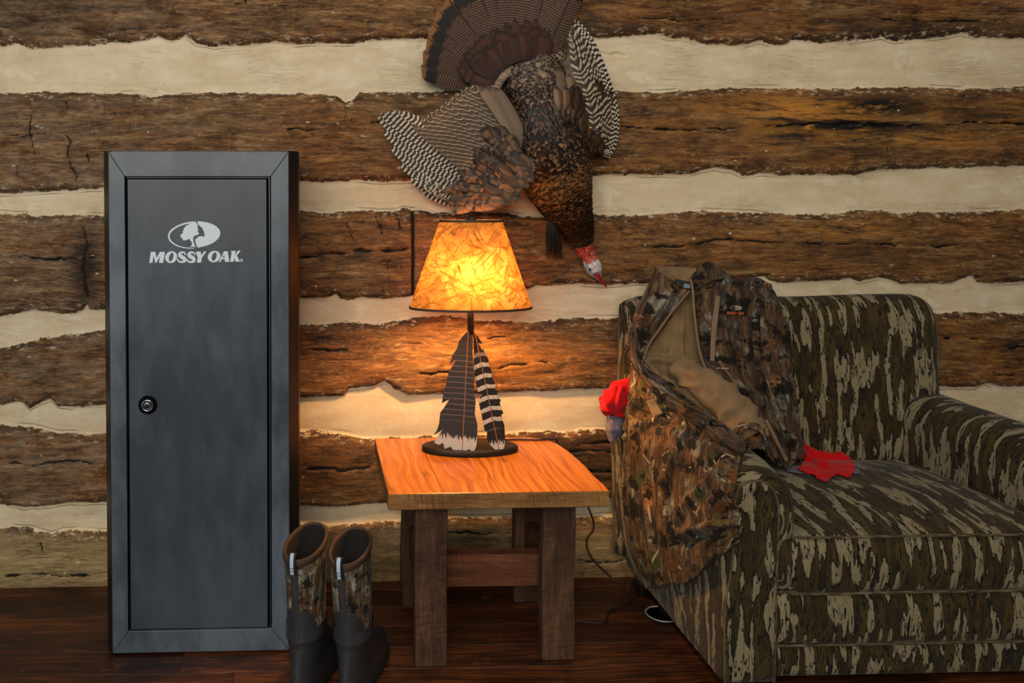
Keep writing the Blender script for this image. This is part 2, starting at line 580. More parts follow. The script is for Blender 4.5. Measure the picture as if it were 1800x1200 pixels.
# camouflage cloths -------------------------------------------------------------------
def mat_bark_camo(name='tree_bark_camouflage_upholstery', k=2.15, vs=0.20, uv=True):
    n = NT(name)
    u = n.co('UV' if uv else 'Object')
    p = n.map(u, (1.0 * k, vs * k, 1))
    wp2 = n.vadd(p, n.vscale(n.noise(n.map(u, (k, 0.5 * k, 1)), 60, 2, color=True), 0.008))
    a = n.noise(wp2, 17, 1.2, 0.5)
    j = n.noise(n.map(u, (k, 0.30 * k, 1)), 75, 2, 0.6)
    aj = n.math('ADD', a, n.math('MULTIPLY', n.math('SUBTRACT', j, 0.5), 0.10))
    light = n.step(aj, 0.530, 0.534)
    mid = n.noise(n.vadd(wp2, (3.1, 7.7, 0)), 20, 1.0, 0.45)
    olive = n.mix(n.step(mid, 0.50, 0.505), lin(68, 55, 26), lin(54, 43, 21))
    c = n.mix(light, olive, lin(134, 122, 94))
    # black drips: long wavering vertical runs, thicker along the flanks of the pale streaks
    wv = n.vadd(n.map(u, (k, 0.13 * k, 1)), n.vscale(n.noise(n.map(u, (k, 0.8 * k, 1)), 40, 2, color=True), 0.008))
    d1 = n.noise(wv, 52, 1.0, 0.5)
    l1 = n.math('MULTIPLY', n.step(n.math('ABSOLUTE', n.math('SUBTRACT', d1, 0.5)), 0.030, 0.026), n.step(n.noise(n.map(u, (k, 0.45 * k, 1)), 26, 2), 0.44, 0.46))
    d2 = n.noise(n.vadd(wv, (4.3, 2.2, 0)), 64, 1.0, 0.5)
    l2 = n.math('MULTIPLY', n.step(d2, 0.640, 0.648), n.step(n.noise(n.vadd(n.map(u, (k, 0.5 * k, 1)), (7.0, 1.0, 0)), 24, 2), 0.42, 0.44))
    rim = n.math('MULTIPLY', n.step(n.math('ABSOLUTE', n.math('SUBTRACT', aj, 0.513)), 0.018, 0.015), n.step(n.noise(n.map(u, (k, 0.25 * k, 1)), 34, 2, 0.6), 0.44, 0.46))
    blk = n.math('MAXIMUM', n.math('MAXIMUM', l1, l2), rim)
    c = n.mix(blk, c, lin(28, 26, 23))
    weave = n.noise(u, 900, 1)
    n.set(color=c, rough=0.9, spec=0.15, sheen=0.08, normal=n.bump(n.math('ADD', n.math('MULTIPLY', weave, 0.2), n.noise(u, 16, 3)), 0.12, 0.004))
    return n.m


def mat_leaf_camo(name, tint=(1, 1, 1), orange=0.5, dark=0.5, pale=0.5, k=1.0, green=0.3, seed=0.0):
    """photographic woodland camouflage: bark, leaves, twigs"""
    n = NT(name)
    u = n.vadd(n.co('UV'), (seed, seed * 1.7, 0))
    def T(c): return tuple(c[i] * tint[i] for i in range(3)) + (1,)
    w = n.vadd(n.map(u, (k, k, 1)), n.vscale(n.noise(n.map(u, (k, k, 1)), 15, 3, color=True), 0.020))
    bark = n.noise(n.map(w, (1, 0.15, 1)), 60, 7, 0.78)
    c = n.ramp(bark, [(0.34, T(lin(24, 18, 14))), (0.46, T(lin(70, 52, 36))), (0.56, T(lin(112, 88, 62))), (0.68, T(lin(158, 134, 104)))])
    patchn = n.noise(w, 13, 3, 0.6)
    gry = n.ramp(bark, [(0.34, T(lin(22, 20, 19))), (0.50, T(lin(86, 80, 70))), (0.64, T(lin(176, 166, 150)))])
    c = n.mix(n.step(patchn, 0.60 - 0.12 * pale, 0.63 - 0.10 * pale), c, gry)
    # leaves
    lw = n.vadd(w, n.vscale(n.noise(w, 60, 2, color=True), 0.008))
    lf = n.vor(n.map(lw, (1, 0.8, 1)), 17, out='Color')
    lr = n.sep(lf)
    ld = n.vor(n.map(lw, (1, 0.8, 1)), 17)
    leaf = n.math('MULTIPLY', n.step(lr[0], 1.0 - 0.55 * orange, 1.02 - 0.55 * orange), n.step(ld, 0.52, 0.46))
    lc = n.mix(lr[1], T(lin(84, 50, 26)), T(lin(166, 118, 72)))
    lc = n.mix(n.math('MULTIPLY', n.step(n.noise(lw, 110, 3), 0.48, 0.6), 0.6), lc, T(lin(58, 32, 18)))
    c = n.mix(leaf, c, lc)
    gl = n.math('MULTIPLY', n.step(lr[2], 1.0 - 0.4 * green, 1.01 - 0.4 * green), n.step(ld, 0.48, 0.42))
    c = n.mix(n.math('MULTIPLY', gl, 0.85), c, T(lin(62, 78, 34)))
    # deep shadow gaps printed between leaves
    gap = n.noise(n.vadd(w, (5.5, 2.0, 0)), 19, 4, 0.66)
    c = n.mix(n.math('MULTIPLY', n.step(gap, 0.64 - 0.2 * dark, 0.68 - 0.2 * dark), 0.92), c, T(lin(17, 14, 13)))
    # twigs
    tw = n.vor(n.map(n.vadd(n.map(u, (k, k, 1)), n.vscale(n.noise(u, 5, 1, color=True), 0.06)), (0.7, 1.0, 1)), 6.5, 'DISTANCE_TO_EDGE')
    tm = n.math('MULTIPLY', n.step(tw, 0.016, 0.010), n.step(n.noise(u, 17, 2), 0.57, 0.60))
    c = n.mix(tm, c, T(lin(182, 166, 138)))
    tw2 = n.vor(n.map(n.vadd(u, n.vscale(n.noise(u, 18, 2, color=True), 0.05)), (1.0, 0.6, 1)), 11, 'DISTANCE_TO_EDGE')
    c = n.mix(n.math('MULTIPLY', n.math('MULTIPLY', n.step(tw2, 0.03, 0.018), n.step(n.noise(u, 22, 2), 0.55, 0.60)), 0.8), c, T(lin(26, 20, 16)))
    n.set(color=c, rough=0.86, spec=0.2, sheen=0.05, normal=n.bump(n.noise(u, 34, 4, 0.6), 0.18, 0.006))
    return n.m


def mat_cloth(name, col, fold=0.25, scale=30, rough=0.9, var=0.25):
    n = NT(name)
    u = n.co('Object')
    c = n.mix(n.step(n.noise(u, 26, 4), 0.3, 0.7), tuple(x * (1 - var) for x in col[:3]) + (1,), col)
    n.set(color=c, rough=rough, spec=0.15, sheen=0.1, normal=n.bump(n.math('ADD', n.noise(u, scale, 3), n.math('MULTIPLY', n.noise(u, 700, 1), 0.1)), fold, 0.006))
    return n.m


# feathers: uv.x runs across a feather (0..1), uv.y along it in metres from base --------
def mat_barred(name, dark, light, freq=120.0, duty=0.0, slant=6.0, tipdark=None):
    n = NT(name)
    q = n.sep(n.co('UV')); r = n.attr('rnd')
    across = n.math('ABSOLUTE', n.math('SUBTRACT', q[0], 0.5))
    ph = n.math('SUBTRACT', n.math('MULTIPLY', q[1], freq), n.math('MULTIPLY', across, slant))
    ph = n.math('ADD', ph, n.math('MULTIPLY', n.noise(n.co(), 60, 3), 3.0))
    ph = n.math('ADD', ph, n.math('MULTIPLY', r, 6.28))
    w = n.math('SINE', ph)
    c = n.mix(n.step(w, duty - 0.12, duty + 0.12), dark, light)
    c = n.mix(n.math('MULTIPLY', n.step(n.noise(n.map(n.co('UV'), (60, 9, 1)), 1, 2), 0.45, 0.65), 0.25), c, dark)
    c = n.mix(n.step(across, 0.045, 0.02), c, lin(60, 42, 26))
    n.set(color=c, rough=0.55, spec=0.35, normal=n.bump(n.noise(n.map(n.co('UV'), (70, 40, 1)), 1, 2), 0.2, 0.003))
    return n.m


def mat_tailfeather():
    n = NT('tail_feather_vane')
    q = n.sep(n.co('UV')); r = n.attr('rnd')
    across = n.math('ABSOLUTE', n.math('SUBTRACT', q[0], 0.5))
    ph = n.math('ADD', n.math('SUBTRACT', n.math('MULTIPLY', q[1], 780), n.math('MULTIPLY', across, 9.0)), n.math('MULTIPLY', n.noise(n.co(), 120, 3), 5.0))
    w = n.math('SINE', ph)
    c = n.mix(n.step(w, -0.2, 0.5), lin(38, 25, 17), lin(104, 75, 54))
    t = n.attr('tip')            # 0 at the base, 1 at the tip
    tn = n.math('ADD', t, n.math('MULTIPLY', n.math('SUBTRACT', n.noise(n.co(), 90, 3), 0.5), 0.05))
    c = n.mix(n.math('MULTIPLY', n.step(tn, 0.800, 0.825), n.step(tn, 0.935, 0.915)), c, lin(15, 11, 10))
    c = n.mix(n.step(tn, 0.925, 0.945), c, lin(122, 80, 40))
    c = n.mix(n.step(across, 0.05, 0.025), c, lin(40, 26, 18))
    n.set(color=c, rough=0.6, spec=0.3, normal=n.bump(n.noise(n.map(n.co('UV'), (60, 40, 1)), 1, 2), 0.2, 0.003))
    return n.m


def mat_contour(name, core, sheen, edge, tipw=0.26, rough=0.42, metal=0.25):
    """body feathers: iridescent bronze centre and a dark border; uv.y runs 0..1 from base to tip here"""
    n = NT(name)
    q = n.sep(n.co('UV')); r = n.attr('rnd')
    across = n.math('MULTIPLY', n.math('ABSOLUTE', n.math('SUBTRACT', q[0], 0.5)), 2.0)
    c = n.mix(n.step(r, 0.15, 0.85), core, sheen)
    c = n.mix(n.math('MULTIPLY', n.noise(n.map(n.co('UV'), (24, 3, 1)), 1, 3), 0.6), c, edge)
    b = n.math('MAXIMUM', n.step(q[1], 1.0 - tipw, 1.0 - tipw * 0.45), n.step(across, 0.72, 0.95))
    c = n.mix(b, c, edge)
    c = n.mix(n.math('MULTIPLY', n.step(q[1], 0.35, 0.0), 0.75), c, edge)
    n.set(color=c, rough=rough, spec=0.5, metal=metal, normal=n.bump(n.noise(n.map(n.co('UV'), (34, 5, 1)), 1, 2), 0.25, 0.003))
    return n.m


def mat_scallop(name, core, pale, tipw=0.16):
    """grey brown wing feathers with a thin pale scalloped edge and dark inner line; repeating along uv.y in metres"""
    n = NT(name)
    q = n.sep(n.co('UV')); r = n.attr('rnd')
    across = n.math('ABSOLUTE', n.math('SUBTRACT', q[0], 0.5))
    ph = n.math('FRACT', n.math('ADD', n.math('SUBTRACT', n.math('MULTIPLY', q[1], 47), n.math('MULTIPLY', n.math('MULTIPLY', across, across), 5.0)),
                                n.math('ADD', r, n.math('MULTIPLY', n.noise(n.co(), 70, 2), 0.20))))
    c = n.mix(n.noise(n.map(n.co('UV'), (40, 12, 1)), 1, 3), core, tuple(x * 1.5 for x in core[:3]) + (1,))
    c = n.mix(n.step(ph, 0.60, 0.78), c, tuple(x * 0.30 for x in core[:3]) + (1,))
    c = n.mix(n.step(ph, 0.84, 0.88), c, pale)
    n.set(color=c, rough=0.6, spec=0.3, normal=n.bump(n.noise(n.map(n.co('UV'), (60, 20, 1)), 1, 2), 0.2, 0.003))
    return n.m


def mat_shade():
    n = NT('glowing_fibre_paper_shade')
    u = n.co('Object')
    w = n.vadd(u, n.vscale(n.noise(u, 9, 3, color=True), 0.10))
    blot = n.noise(w, 30, 4, 0.6)
    base = n.ramp(blot, [(0.34, (0.046, 0.016, 0.0022, 1)), (0.50, (0.080, 0.034, 0.0062, 1)), (0.66, (0.115, 0.063, 0.018, 1))])
    def fib(ang, S, thr, sl=0.10, off=0.0):
        wob = n.vadd(u, n.vscale(n.noise(u, 7, 2, color=True), 0.05))
        q = n.map(n.map(n.vadd(wob, (off, 0, off)), rot=(0, ang, 0)), (S, S * 0.25, S * sl))
        return n.step(n.noise(q, 1.0, 2, 0.5), thr + 0.008, thr + 0.036)
    f = None
    for k_, (an, S, th) in enumerate([(0.35, 130, .615), (1.15, 120, .615), (-0.65, 140, .61), (1.9, 125, .615), (-1.25, 135, .61), (0.8, 210, .62), (-0.15, 190, .62)]):
        l = fib(an, S, th, 0.07, 1.7 * k_)
        f = l if f is None else n.math('MAXIMUM', f, l)
    c = n.mix(n.math('MULTIPLY', f, 0.62), base, (0.014, 0.0030, 0.0002, 1))
    fl = n.math('MULTIPLY', n.step(n.noise(n.map(n.map(w, rot=(0, 0.6, 0.2)), (1, 1, 0.22)), 80, 1), 0.70, 0.73), n.step(n.noise(u, 24, 1), 0.52, 0.56))
    c = n.mix(fl, c, (0.008, 0.002, 0.0003, 1))
    t = n.t
    tr = t.nodes.new('ShaderNodeBsdfTranslucent'); df = t.nodes.new('ShaderNodeBsdfDiffuse'); mx = t.nodes.new('ShaderNodeMixShader')
    n._in(tr.inputs[0], c); n._in(df.inputs[0], n.mix(n.math('MULTIPLY', f, 0.5), (0.50, 0.275, 0.075, 1), (0.15, 0.05, 0.010, 1)))
    mx.inputs[0].default_value = 0.50
    t.links.new(df.outputs[0], mx.inputs[1]); t.links.new(tr.outputs[0], mx.inputs[2])
    t.links.new(mx.outputs[0], n.out.inputs[0])
    return n.m


def mat_safe(name, a, b, rough):
    n = NT(name)
    co = n.co()
    sm = n.noise(n.map(co, (1, 1, 0.6)), 3.2, 5, 0.6)
    sm2 = n.noise(n.map(co, (2.2, 1, 0.8)), 8, 4, 0.6)
    c = n.mix(n.step(n.math('ADD', n.math('MULTIPLY', sm, 0.6), n.math('MULTIPLY', sm2, 0.4)), 0.36, 0.66), a, b)
    tex = n.noise(co, 520, 2)
    n.set(color=c, rough=n.math('ADD', rough, n.math('MULTIPLY', n.math('SUBTRACT', sm2, 0.5), 0.25)), spec=0.45, normal=n.bump(tex, 0.10, 0.0012))
    return n.m
# ------------------------------------------------------------------ the setting
# log wall: outlines of the logs read from the photograph (px), laid out on the wall plane
LOGS = [  # (top edge, bottom edge)
    ([(-200, -75), (500, -72), (1000, -74), (2000, -78)],
     [(-200, 80), (0, 80), (30, 74), (52, 84), (100, 80), (160, 78), (200, 72), (222, 74), (258, 68), (276, 62), (300, 72), (325, 60), (342, 74), (370, 79), (433, 78), (486, 72), (500, 76), (560, 74), (620, 74), (640, 70), (720, 66), (1000, 63), (1022, 62), (1060, 66), (1102, 61), (1155, 58), (1180, 66), (1204, 64), (1240, 76), (1311, 78), (1340, 70), (1365, 78), (1387, 76), (1395, 68), (1444, 73), (1489, 71), (1533, 66), (1555, 62), (1578, 69), (1644, 65), (1680, 60), (1693, 56), (1729, 64), (1800, 67), (2000, 66)]),
    ([(-200, 164), (0, 163), (108, 161), (243, 165), (260, 170), (325, 163), (433, 163), (520, 164), (563, 165), (594, 168), (607, 180), (624, 173), (633, 161), (693, 161), (1071, 158), (1151, 163), (1222, 158), (1302, 153), (1444, 156), (1622, 152), (1689, 156), (1800, 153), (2000, 152)],
     [(-200, 346), (0, 340), (61, 337), (173, 330), (533, 316), (585, 320), (628, 315), (676, 318), (760, 316), (1044, 307), (1133, 306), (1213, 306), (1240, 298), (1258, 294), (1289, 298), (1311, 308), (1340, 304), (1378, 308), (1400, 306), (1511, 306), (1538, 299), (1644, 294), (1711, 293), (1800, 291), (2000, 288)]),
    ([(-200, 370), (0, 375), (74, 379), (173, 379), (530, 371), (562, 376), (590, 373), (640, 370), (660, 371), (690, 374), (709, 367), (726, 369), (773, 375), (880, 373), (920, 381), (955, 381), (1040, 376), (1111, 380), (1164, 375), (1249, 371), (1311, 374), (1444, 378), (1500, 372), (1547, 369), (1587, 376), (1631, 373), (1711, 373), (1800, 369), (2000, 368)],
     [(-200, 556), (0, 555), (30, 550), (58, 545), (105, 550), (130, 552), (146, 544), (151, 534), (156, 545), (175, 545), (530, 524), (575, 524), (590, 516), (600, 524), (612, 527), (635, 523), (674, 526), (725, 521), (800, 514), (900, 509), (932, 508), (944, 501), (956, 503), (1013, 499), (1067, 501), (1120, 498), (1329, 488), (1347, 486), (1369, 497), (1440, 494), (1498, 490), (1515, 494), (1555, 487), (1587, 499), (1627, 498), (1675, 499), (1693, 490), (1712, 484), (1725, 496), (1747, 499), (1800, 495), (2000, 494)]),
    ([(-200, 626), (0, 614), (29, 608), (76, 596), (117, 590), (175, 582), (530, 573), (590, 569), (632, 566), (660, 573), (684, 567), (726, 561), (744, 557), (792, 556), (840, 565), (880, 564), (940, 568), (980, 564), (1020, 562), (1090, 560), (1627, 553), (1693, 549), (1757, 551), (1800, 552), (2000, 550)],
     [(-200, 716), (0, 713), (35, 706), (50, 720), (70, 708), (87, 702), (99, 715), (130, 717), (175, 713), (530, 699), (590, 698), (606, 696), (612, 684), (625, 683), (660, 679), (677, 671), (692, 682), (704, 688), (716, 695), (760, 694), (800, 692), (884, 692), (940, 689), (1020, 685), (1100, 683), (1655, 680), (1720, 681), (1736, 674), (1760, 680), (1800, 680), (2000, 678)]),
    ([(-200, 740), (0, 748), (58, 754), (105, 764), (175, 765), (530, 759), (572, 760), (612, 766), (635, 772), (680, 772), (850, 766), (956, 760), (1004, 763), (1020, 757), (1090, 756), (1655, 752), (2000, 750)],
     [(-200, 886), (0, 888), (40, 894), (87, 891), (120, 886), (175, 885), (530, 890), (590, 894), (640, 888), (760, 884), (900, 889), (1011, 888), (1050, 881), (1071, 877), (1095, 880), (1700, 878), (2000, 876)]),
    ([(-200, 928), (0, 930), (47, 931), (87, 943), (110, 935), (140, 934), (175, 938), (530, 924), (580, 926), (640, 921), (760, 914), (900, 912), (1011, 914), (1095, 908), (2000, 904)],
     [(-200, 1200), (2000, 1200)]),
]


def curve_on_wall(pts):
    q = np.array([P(a, b, 0.0) for a, b in pts])
    return q[:, 0], q[:, 2]


WX0, WX1, WZ0, WZ1, WD = -1.9, 3.3, -0.02, 2.25, 0.0048


def build_wall():
    xs = np.arange(WX0, WX1, WD); zs = np.arange(WZ0, WZ1, WD)
    nx, nz = len(xs), len(zs)
    X, Zg = np.meshgrid(xs, zs)            # (nz, nx)
    sd = np.full(X.shape, -1.0); lid = np.zeros(X.shape); prof = np.zeros(X.shape)
    for i, (tp, bt) in enumerate(LOGS):
        ax, az = curve_on_wall(tp); bx, bz = curve_on_wall(bt)
        t = np.interp(xs, ax, az)[None, :]; b = np.interp(xs, bx, bz)[None, :]
        if i == len(LOGS) - 1: b = b * 0 - 1
        s = np.minimum(t - Zg, Zg - b)
        lid = np.where(s > np.maximum(sd, -0.03), i + 1, lid)
        sd = np.maximum(sd, s)
    # cracks: (px polyline, half width px)
    cracks = [([(1075, 222), (1140, 226), (1200, 228), (1330, 224)], 1.3), ([(1330, 224), (1440, 217), (1560, 221), (1640, 222)], 3.2), ([(1640, 222), (1720, 215), (1800, 218), (2000, 220)], 1.6),
              ([(1050, 428), (1150, 434), (1220, 430), (1260, 421), (1330, 424), (1440, 429), (1520, 427), (1640, 432), (1800, 428)], 1.3),
              ([(520, 452), (545, 450), (575, 446), (616, 445)], 2.0), ([(612, 439), (660, 442), (690, 441), (725, 437)], 2.2),
              ([(604, 376), (612, 405), (622, 432)], 1.2), ([(661, 376), (669, 398), (671, 415)], 1.3), ([(698, 382), (704, 404)], 1.2), ([(686, 452), (682, 478)], 1.0),
              ([(725, 368), (725, 523)], 1.8),
              ([(0, 455), (60, 452), (110, 456), (150, 452), (178, 454)], 1.8), ([(143, 384), (152, 430), (148, 470), (156, 536)], 2.6), ([(110, 165), (118, 190), (104, 215), (125, 250), (118, 275), (133, 310), (128, 328)], 1.1), ([(50, 168), (55, 200), (52, 235), (62, 268), (58, 330)], 1.0),
              ([(0, 236), (40, 240), (90, 232)], 1.3), ([(153, 270), (156, 286)], 1.6), ([(648, 217), (668, 213), (700, 218)], 1.5), ([(500, 226), (560, 228)], 1.0), ([(590, 213), (640, 211)], 0.9),
              ([(384, 8), (430, 7), (430, -6)], 0.9), ([(1440, 4), (1470, 4)], 0.9),
              ([(540, 614), (618, 616)], 1.6), ([(550, 590), (585, 596)], 1.4), ([(724, 658), (800, 655), (860, 660)], 1.2), ([(868, 646), (910, 640), (975, 636)], 1.2), ([(850, 596), (905, 590)], 0.9), ([(690, 602), (760, 604)], 0.8),
              ([(1700, 596), (1720, 597)], 2.0), ([(1765, 610), (1830, 608)], 4.5), ([(1655, 596), (1668, 596)], 2.4), ([(1740, 659), (1790, 660)], 1.2),
              ([(0, 812), (60, 816), (120, 810), (178, 815)], 1.6), ([(530, 820), (600, 826), (660, 820)], 1.6), ([(980, 800), (1020, 790), (1090, 795)], 3.0), ([(1000, 826), (1090, 830)], 2.6), ([(1010, 780), (1090, 776)], 2.0),
              ([(72, 950), (78, 972)], 1.5), ([(40, 938), (42, 960)], 1.0), ([(0, 1012), (60, 1008), (178, 1010)], 1.3), ([(780, 935), (880, 938)], 1.6), ([(1010, 985), (1050, 990), (1110, 980)], 1.3),
              ([(1050, 92), (1110, 96)], 1.2), ([(1500, 30), (1640, 38), (1800, 34)], 1.4), ([(20, 46), (200, 52), (340, 46)], 0.8), ([(1050, 30), (1220, 36), (1290, 32)], 0.7)]
    crk = np.zeros(X.shape)
    for pts, w in cracks:
        q = np.array([P(a, b, 0.0) for a, b in pts])[:, [0, 2]]
        w0 = w * 0.85 / 537.0
        npt = len(q)
        for si, (a, b) in enumerate(zip(q[:-1], q[1:])):
            lo = np.minimum(a, b) - 0.03; hi = np.maximum(a, b) + 0.03
            ix = slice(max(0, int((lo[0] - WX0) / WD)), max(0, int((hi[0] - WX0) / WD) + 1))
            iz = slice(max(0, int((lo[1] - WZ0) / WD)), max(0, int((hi[1] - WZ0) / WD) + 1))
            xx, zz = X[iz, ix], Zg[iz, ix]
            if xx.size == 0: continue
            pt = np.stack([xx, np.zeros_like(xx), zz], -1)
            jx = vnoise(pt, 34, 1) * 0.006 + vnoise(pt, 90, 2) * 0.003
            d = b - a; L2 = d.dot(d)
            tt = np.clip(((xx - a[0]) * d[0] + (zz - a[1]) * d[1]) / L2, 0, 1)
            straight = abs(pts[0][0] - 725) < 1 and abs(pts[-1][0] - 725) < 1
            ddx = xx - a[0] - tt * d[0]; ddz = zz - a[1] - tt * d[1]
            if not straight:
                if abs(d[0]) > abs(d[1]): ddz = ddz + jx
                else: ddx = ddx + jx
            dist = np.hypot(ddx, ddz)
            fr = (si + tt) / (npt - 1)
            wv = w0 if straight else w0 * (0.55 + 0.8 * vnoise(pt, 21, 5)) * np.clip(np.minimum(fr, 1 - fr) * 7, 0, 1) - 0.002 * (1 - np.clip(np.minimum(fr, 1 - fr) * 9, 0, 1)) - 0.0008
            crk[iz, ix] = np.maximum(crk[iz, ix], np.clip(1.0 - (dist - wv) / 0.0042, 0, 1) * np.where(wv > 0, 1, np.clip(1 + wv / 0.002, 0, 1)))

    def blobs(lst):
        a = np.zeros(X.shape)
        for cx, cy, rx, ry, amp in lst:
            c = P(cx, cy, 0.0)
            a = np.maximum(a, amp * np.exp(-(((X - c[0]) / (rx / 537)) ** 2 + ((Zg - c[2]) / (ry / 537)) ** 2)))
        return a
    char = blobs([(1490, 222, 170, 11, 1.2), (1390, 240, 60, 10, .8), (1500, 262, 120, 8, .6), (1545, 185, 95, 24, 1.1), (1700, 200, 60, 30, .7), (1600, 60, 220, 26, .8), (1240, 20, 90, 20, .6), (1080, 50, 90, 14, .8), (1030, 800, 90, 40, .8), (100, 170, 60, 30, .5), (150, 470, 26, 70, .9), (1780, 606, 40, 8, 1.0),
                  (560, 820, 60, 40, .6), (20, 600, 40, 20, .4), (60, 20, 160, 40, .5), (560, 590, 60, 16, .6), (1060, 230, 20, 60, .4), (820, 945, 90, 14, .7), (1500, 440, 120, 22, .5)])
    gold = blobs([(1440, 205, 150, 38, 1.4), (1620, 246, 120, 18, .8), (1345, 255, 70, 14, .6), (1480, 400, 110, 26, .6), (1760, 210, 80, 50, .35), (860, 630, 130, 44, .35)])
    pale = blobs([(60, 985, 260, 60, 1.0), (500, 985, 300, 60, .9), (1060, 960, 180, 50, 1.0), (800, 940, 200, 30, .9), (1500, 950, 500, 60, .8)])
    pt = np.stack([X, np.zeros_like(X), Zg], -1)
    und = vnoise(pt * np.array([1, 1, 2.2]), 3.5, 3) * 0.006 + vnoise(pt * np.array([1, 1, 3.0]), 11, 4) * 0.0025
    k = np.clip((sd + 0.004) / 0.016, 0, 1); k = k * k * (3 - 2 * k)
    bulge = np.clip(sd / 0.11, 0, 1)
    depth = -(0.016 * k + 0.010 * np.sqrt(bulge) * k) - und * (0.35 + 0.65 * k) + crk * 0.011
    Y = depth + 0.018
    V = np.stack([X, Y, Zg], -1).reshape(-1, 3)
    me = bpy.data.meshes.new('wall_back')
    me.vertices.add(len(V)); me.vertices.foreach_set('co', V.astype(np.float32).ravel())
    idx = np.arange(nz * nx).reshape(nz, nx)
    q = np.stack([idx[:-1, :-1], idx[:-1, 1:], idx[1:, 1:], idx[1:, :-1]], -1).reshape(-1, 4)
    me.loops.add(q.size); me.loops.foreach_set('vertex_index', q.astype(np.int32).ravel())
    me.polygons.add(len(q)); me.polygons.foreach_set('loop_start', np.arange(0, q.size, 4, dtype=np.int32))
    me.polygons.foreach_set('use_smooth', np.ones(len(q), bool))
    for nm, a in dict(sd=sd, lid=lid, crack=crk, char=char, gold=gold, pale=pale).items():
        me.attributes.new(nm, 'FLOAT', 'POINT').data.foreach_set('value', a.astype(np.float32).ravel())
    me.update(calc_edges=True); me.validate()
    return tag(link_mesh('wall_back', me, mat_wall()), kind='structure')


build_wall()


def build_floor():
    mb = MB()
    rr = random.Random(3)
    y = 0.045; x0, x1 = -2.4, 3.6
    widths = [0.114, 0.106, 0.120, 0.110, 0.113]
    k = 0
    while y > -2.6:
        w = widths[k % 5]; k += 1
        x = x0 - rr.random() * 1.2
        while x < x1:
            L = 1.3 + rr.random() * 2.0
            a, b = max(x, x0), min(x + L, x1)
            if b - a > 0.02:
                bm = 0.0009; g = 0.0011; h = rr.uniform(-0.0006, 0.0006)
                ya, yb = y - w + g, y - g
                xa, xb = a + 0.0005, b - 0.0005
                v = [(xa, ya, -0.012), (xb, ya, -0.012), (xb, yb, -0.012), (xa, yb, -0.012),
                     (xa, ya, h - bm), (xb, ya, h - bm), (xb, yb, h - bm), (xa, yb, h - bm),
                     (xa, ya + bm, h), (xb, ya + bm, h), (xb, yb - bm, h), (xa, yb - bm, h)]
                f = [(0, 1, 5, 4), (1, 2, 6, 5), (2, 3, 7, 6), (3, 0, 4, 7), (4, 5, 9, 8), (6, 7, 11, 10), (8, 9, 10, 11), (5, 6, 10, 9), (7, 4, 8, 11)]
                mb.add(v, f, a=rr.random())
            x += L
        y -= w
    mb.add([(x0, -2.6, -0.012), (x1, -2.6, -0.012), (x1, 0.05, -0.012), (x0, 0.05, -0.012)], [(0, 1, 2, 3)], a=0.0)
    return tag(mb.build('floor', mat_floor(), smooth=False), kind='structure')


build_floor()
# ------------------------------------------------------------------ steel gun cabinet
M_SAFE = mat_safe('charcoal_powder_coat', lin(56, 64, 74), lin(96, 106, 117), 0.38)
M_SAFE_DOOR = mat_safe('charcoal_powder_coat_door', lin(48, 56, 66), lin(70, 79, 90), 0.42)
M_SAFE_BODY = plain('shaded_powder_coat', lin(17, 17, 19), 0.38, bump=0.1, bscale=500)  # black carries the shade of sides turned to the dark room
M_BLACK = plain('black_gap', lin(6, 6, 7), 0.9, spec=0.1)
M_WHITE_PRINT = plain('pale_grey_print', lin(212, 222, 232), 0.6)
M_CHROME = plain('bright_steel', lin(205, 208, 212), 0.16, metal=1.0)
M_SATIN = plain('satin_steel', lin(120, 126, 132), 0.35, metal=0.9)


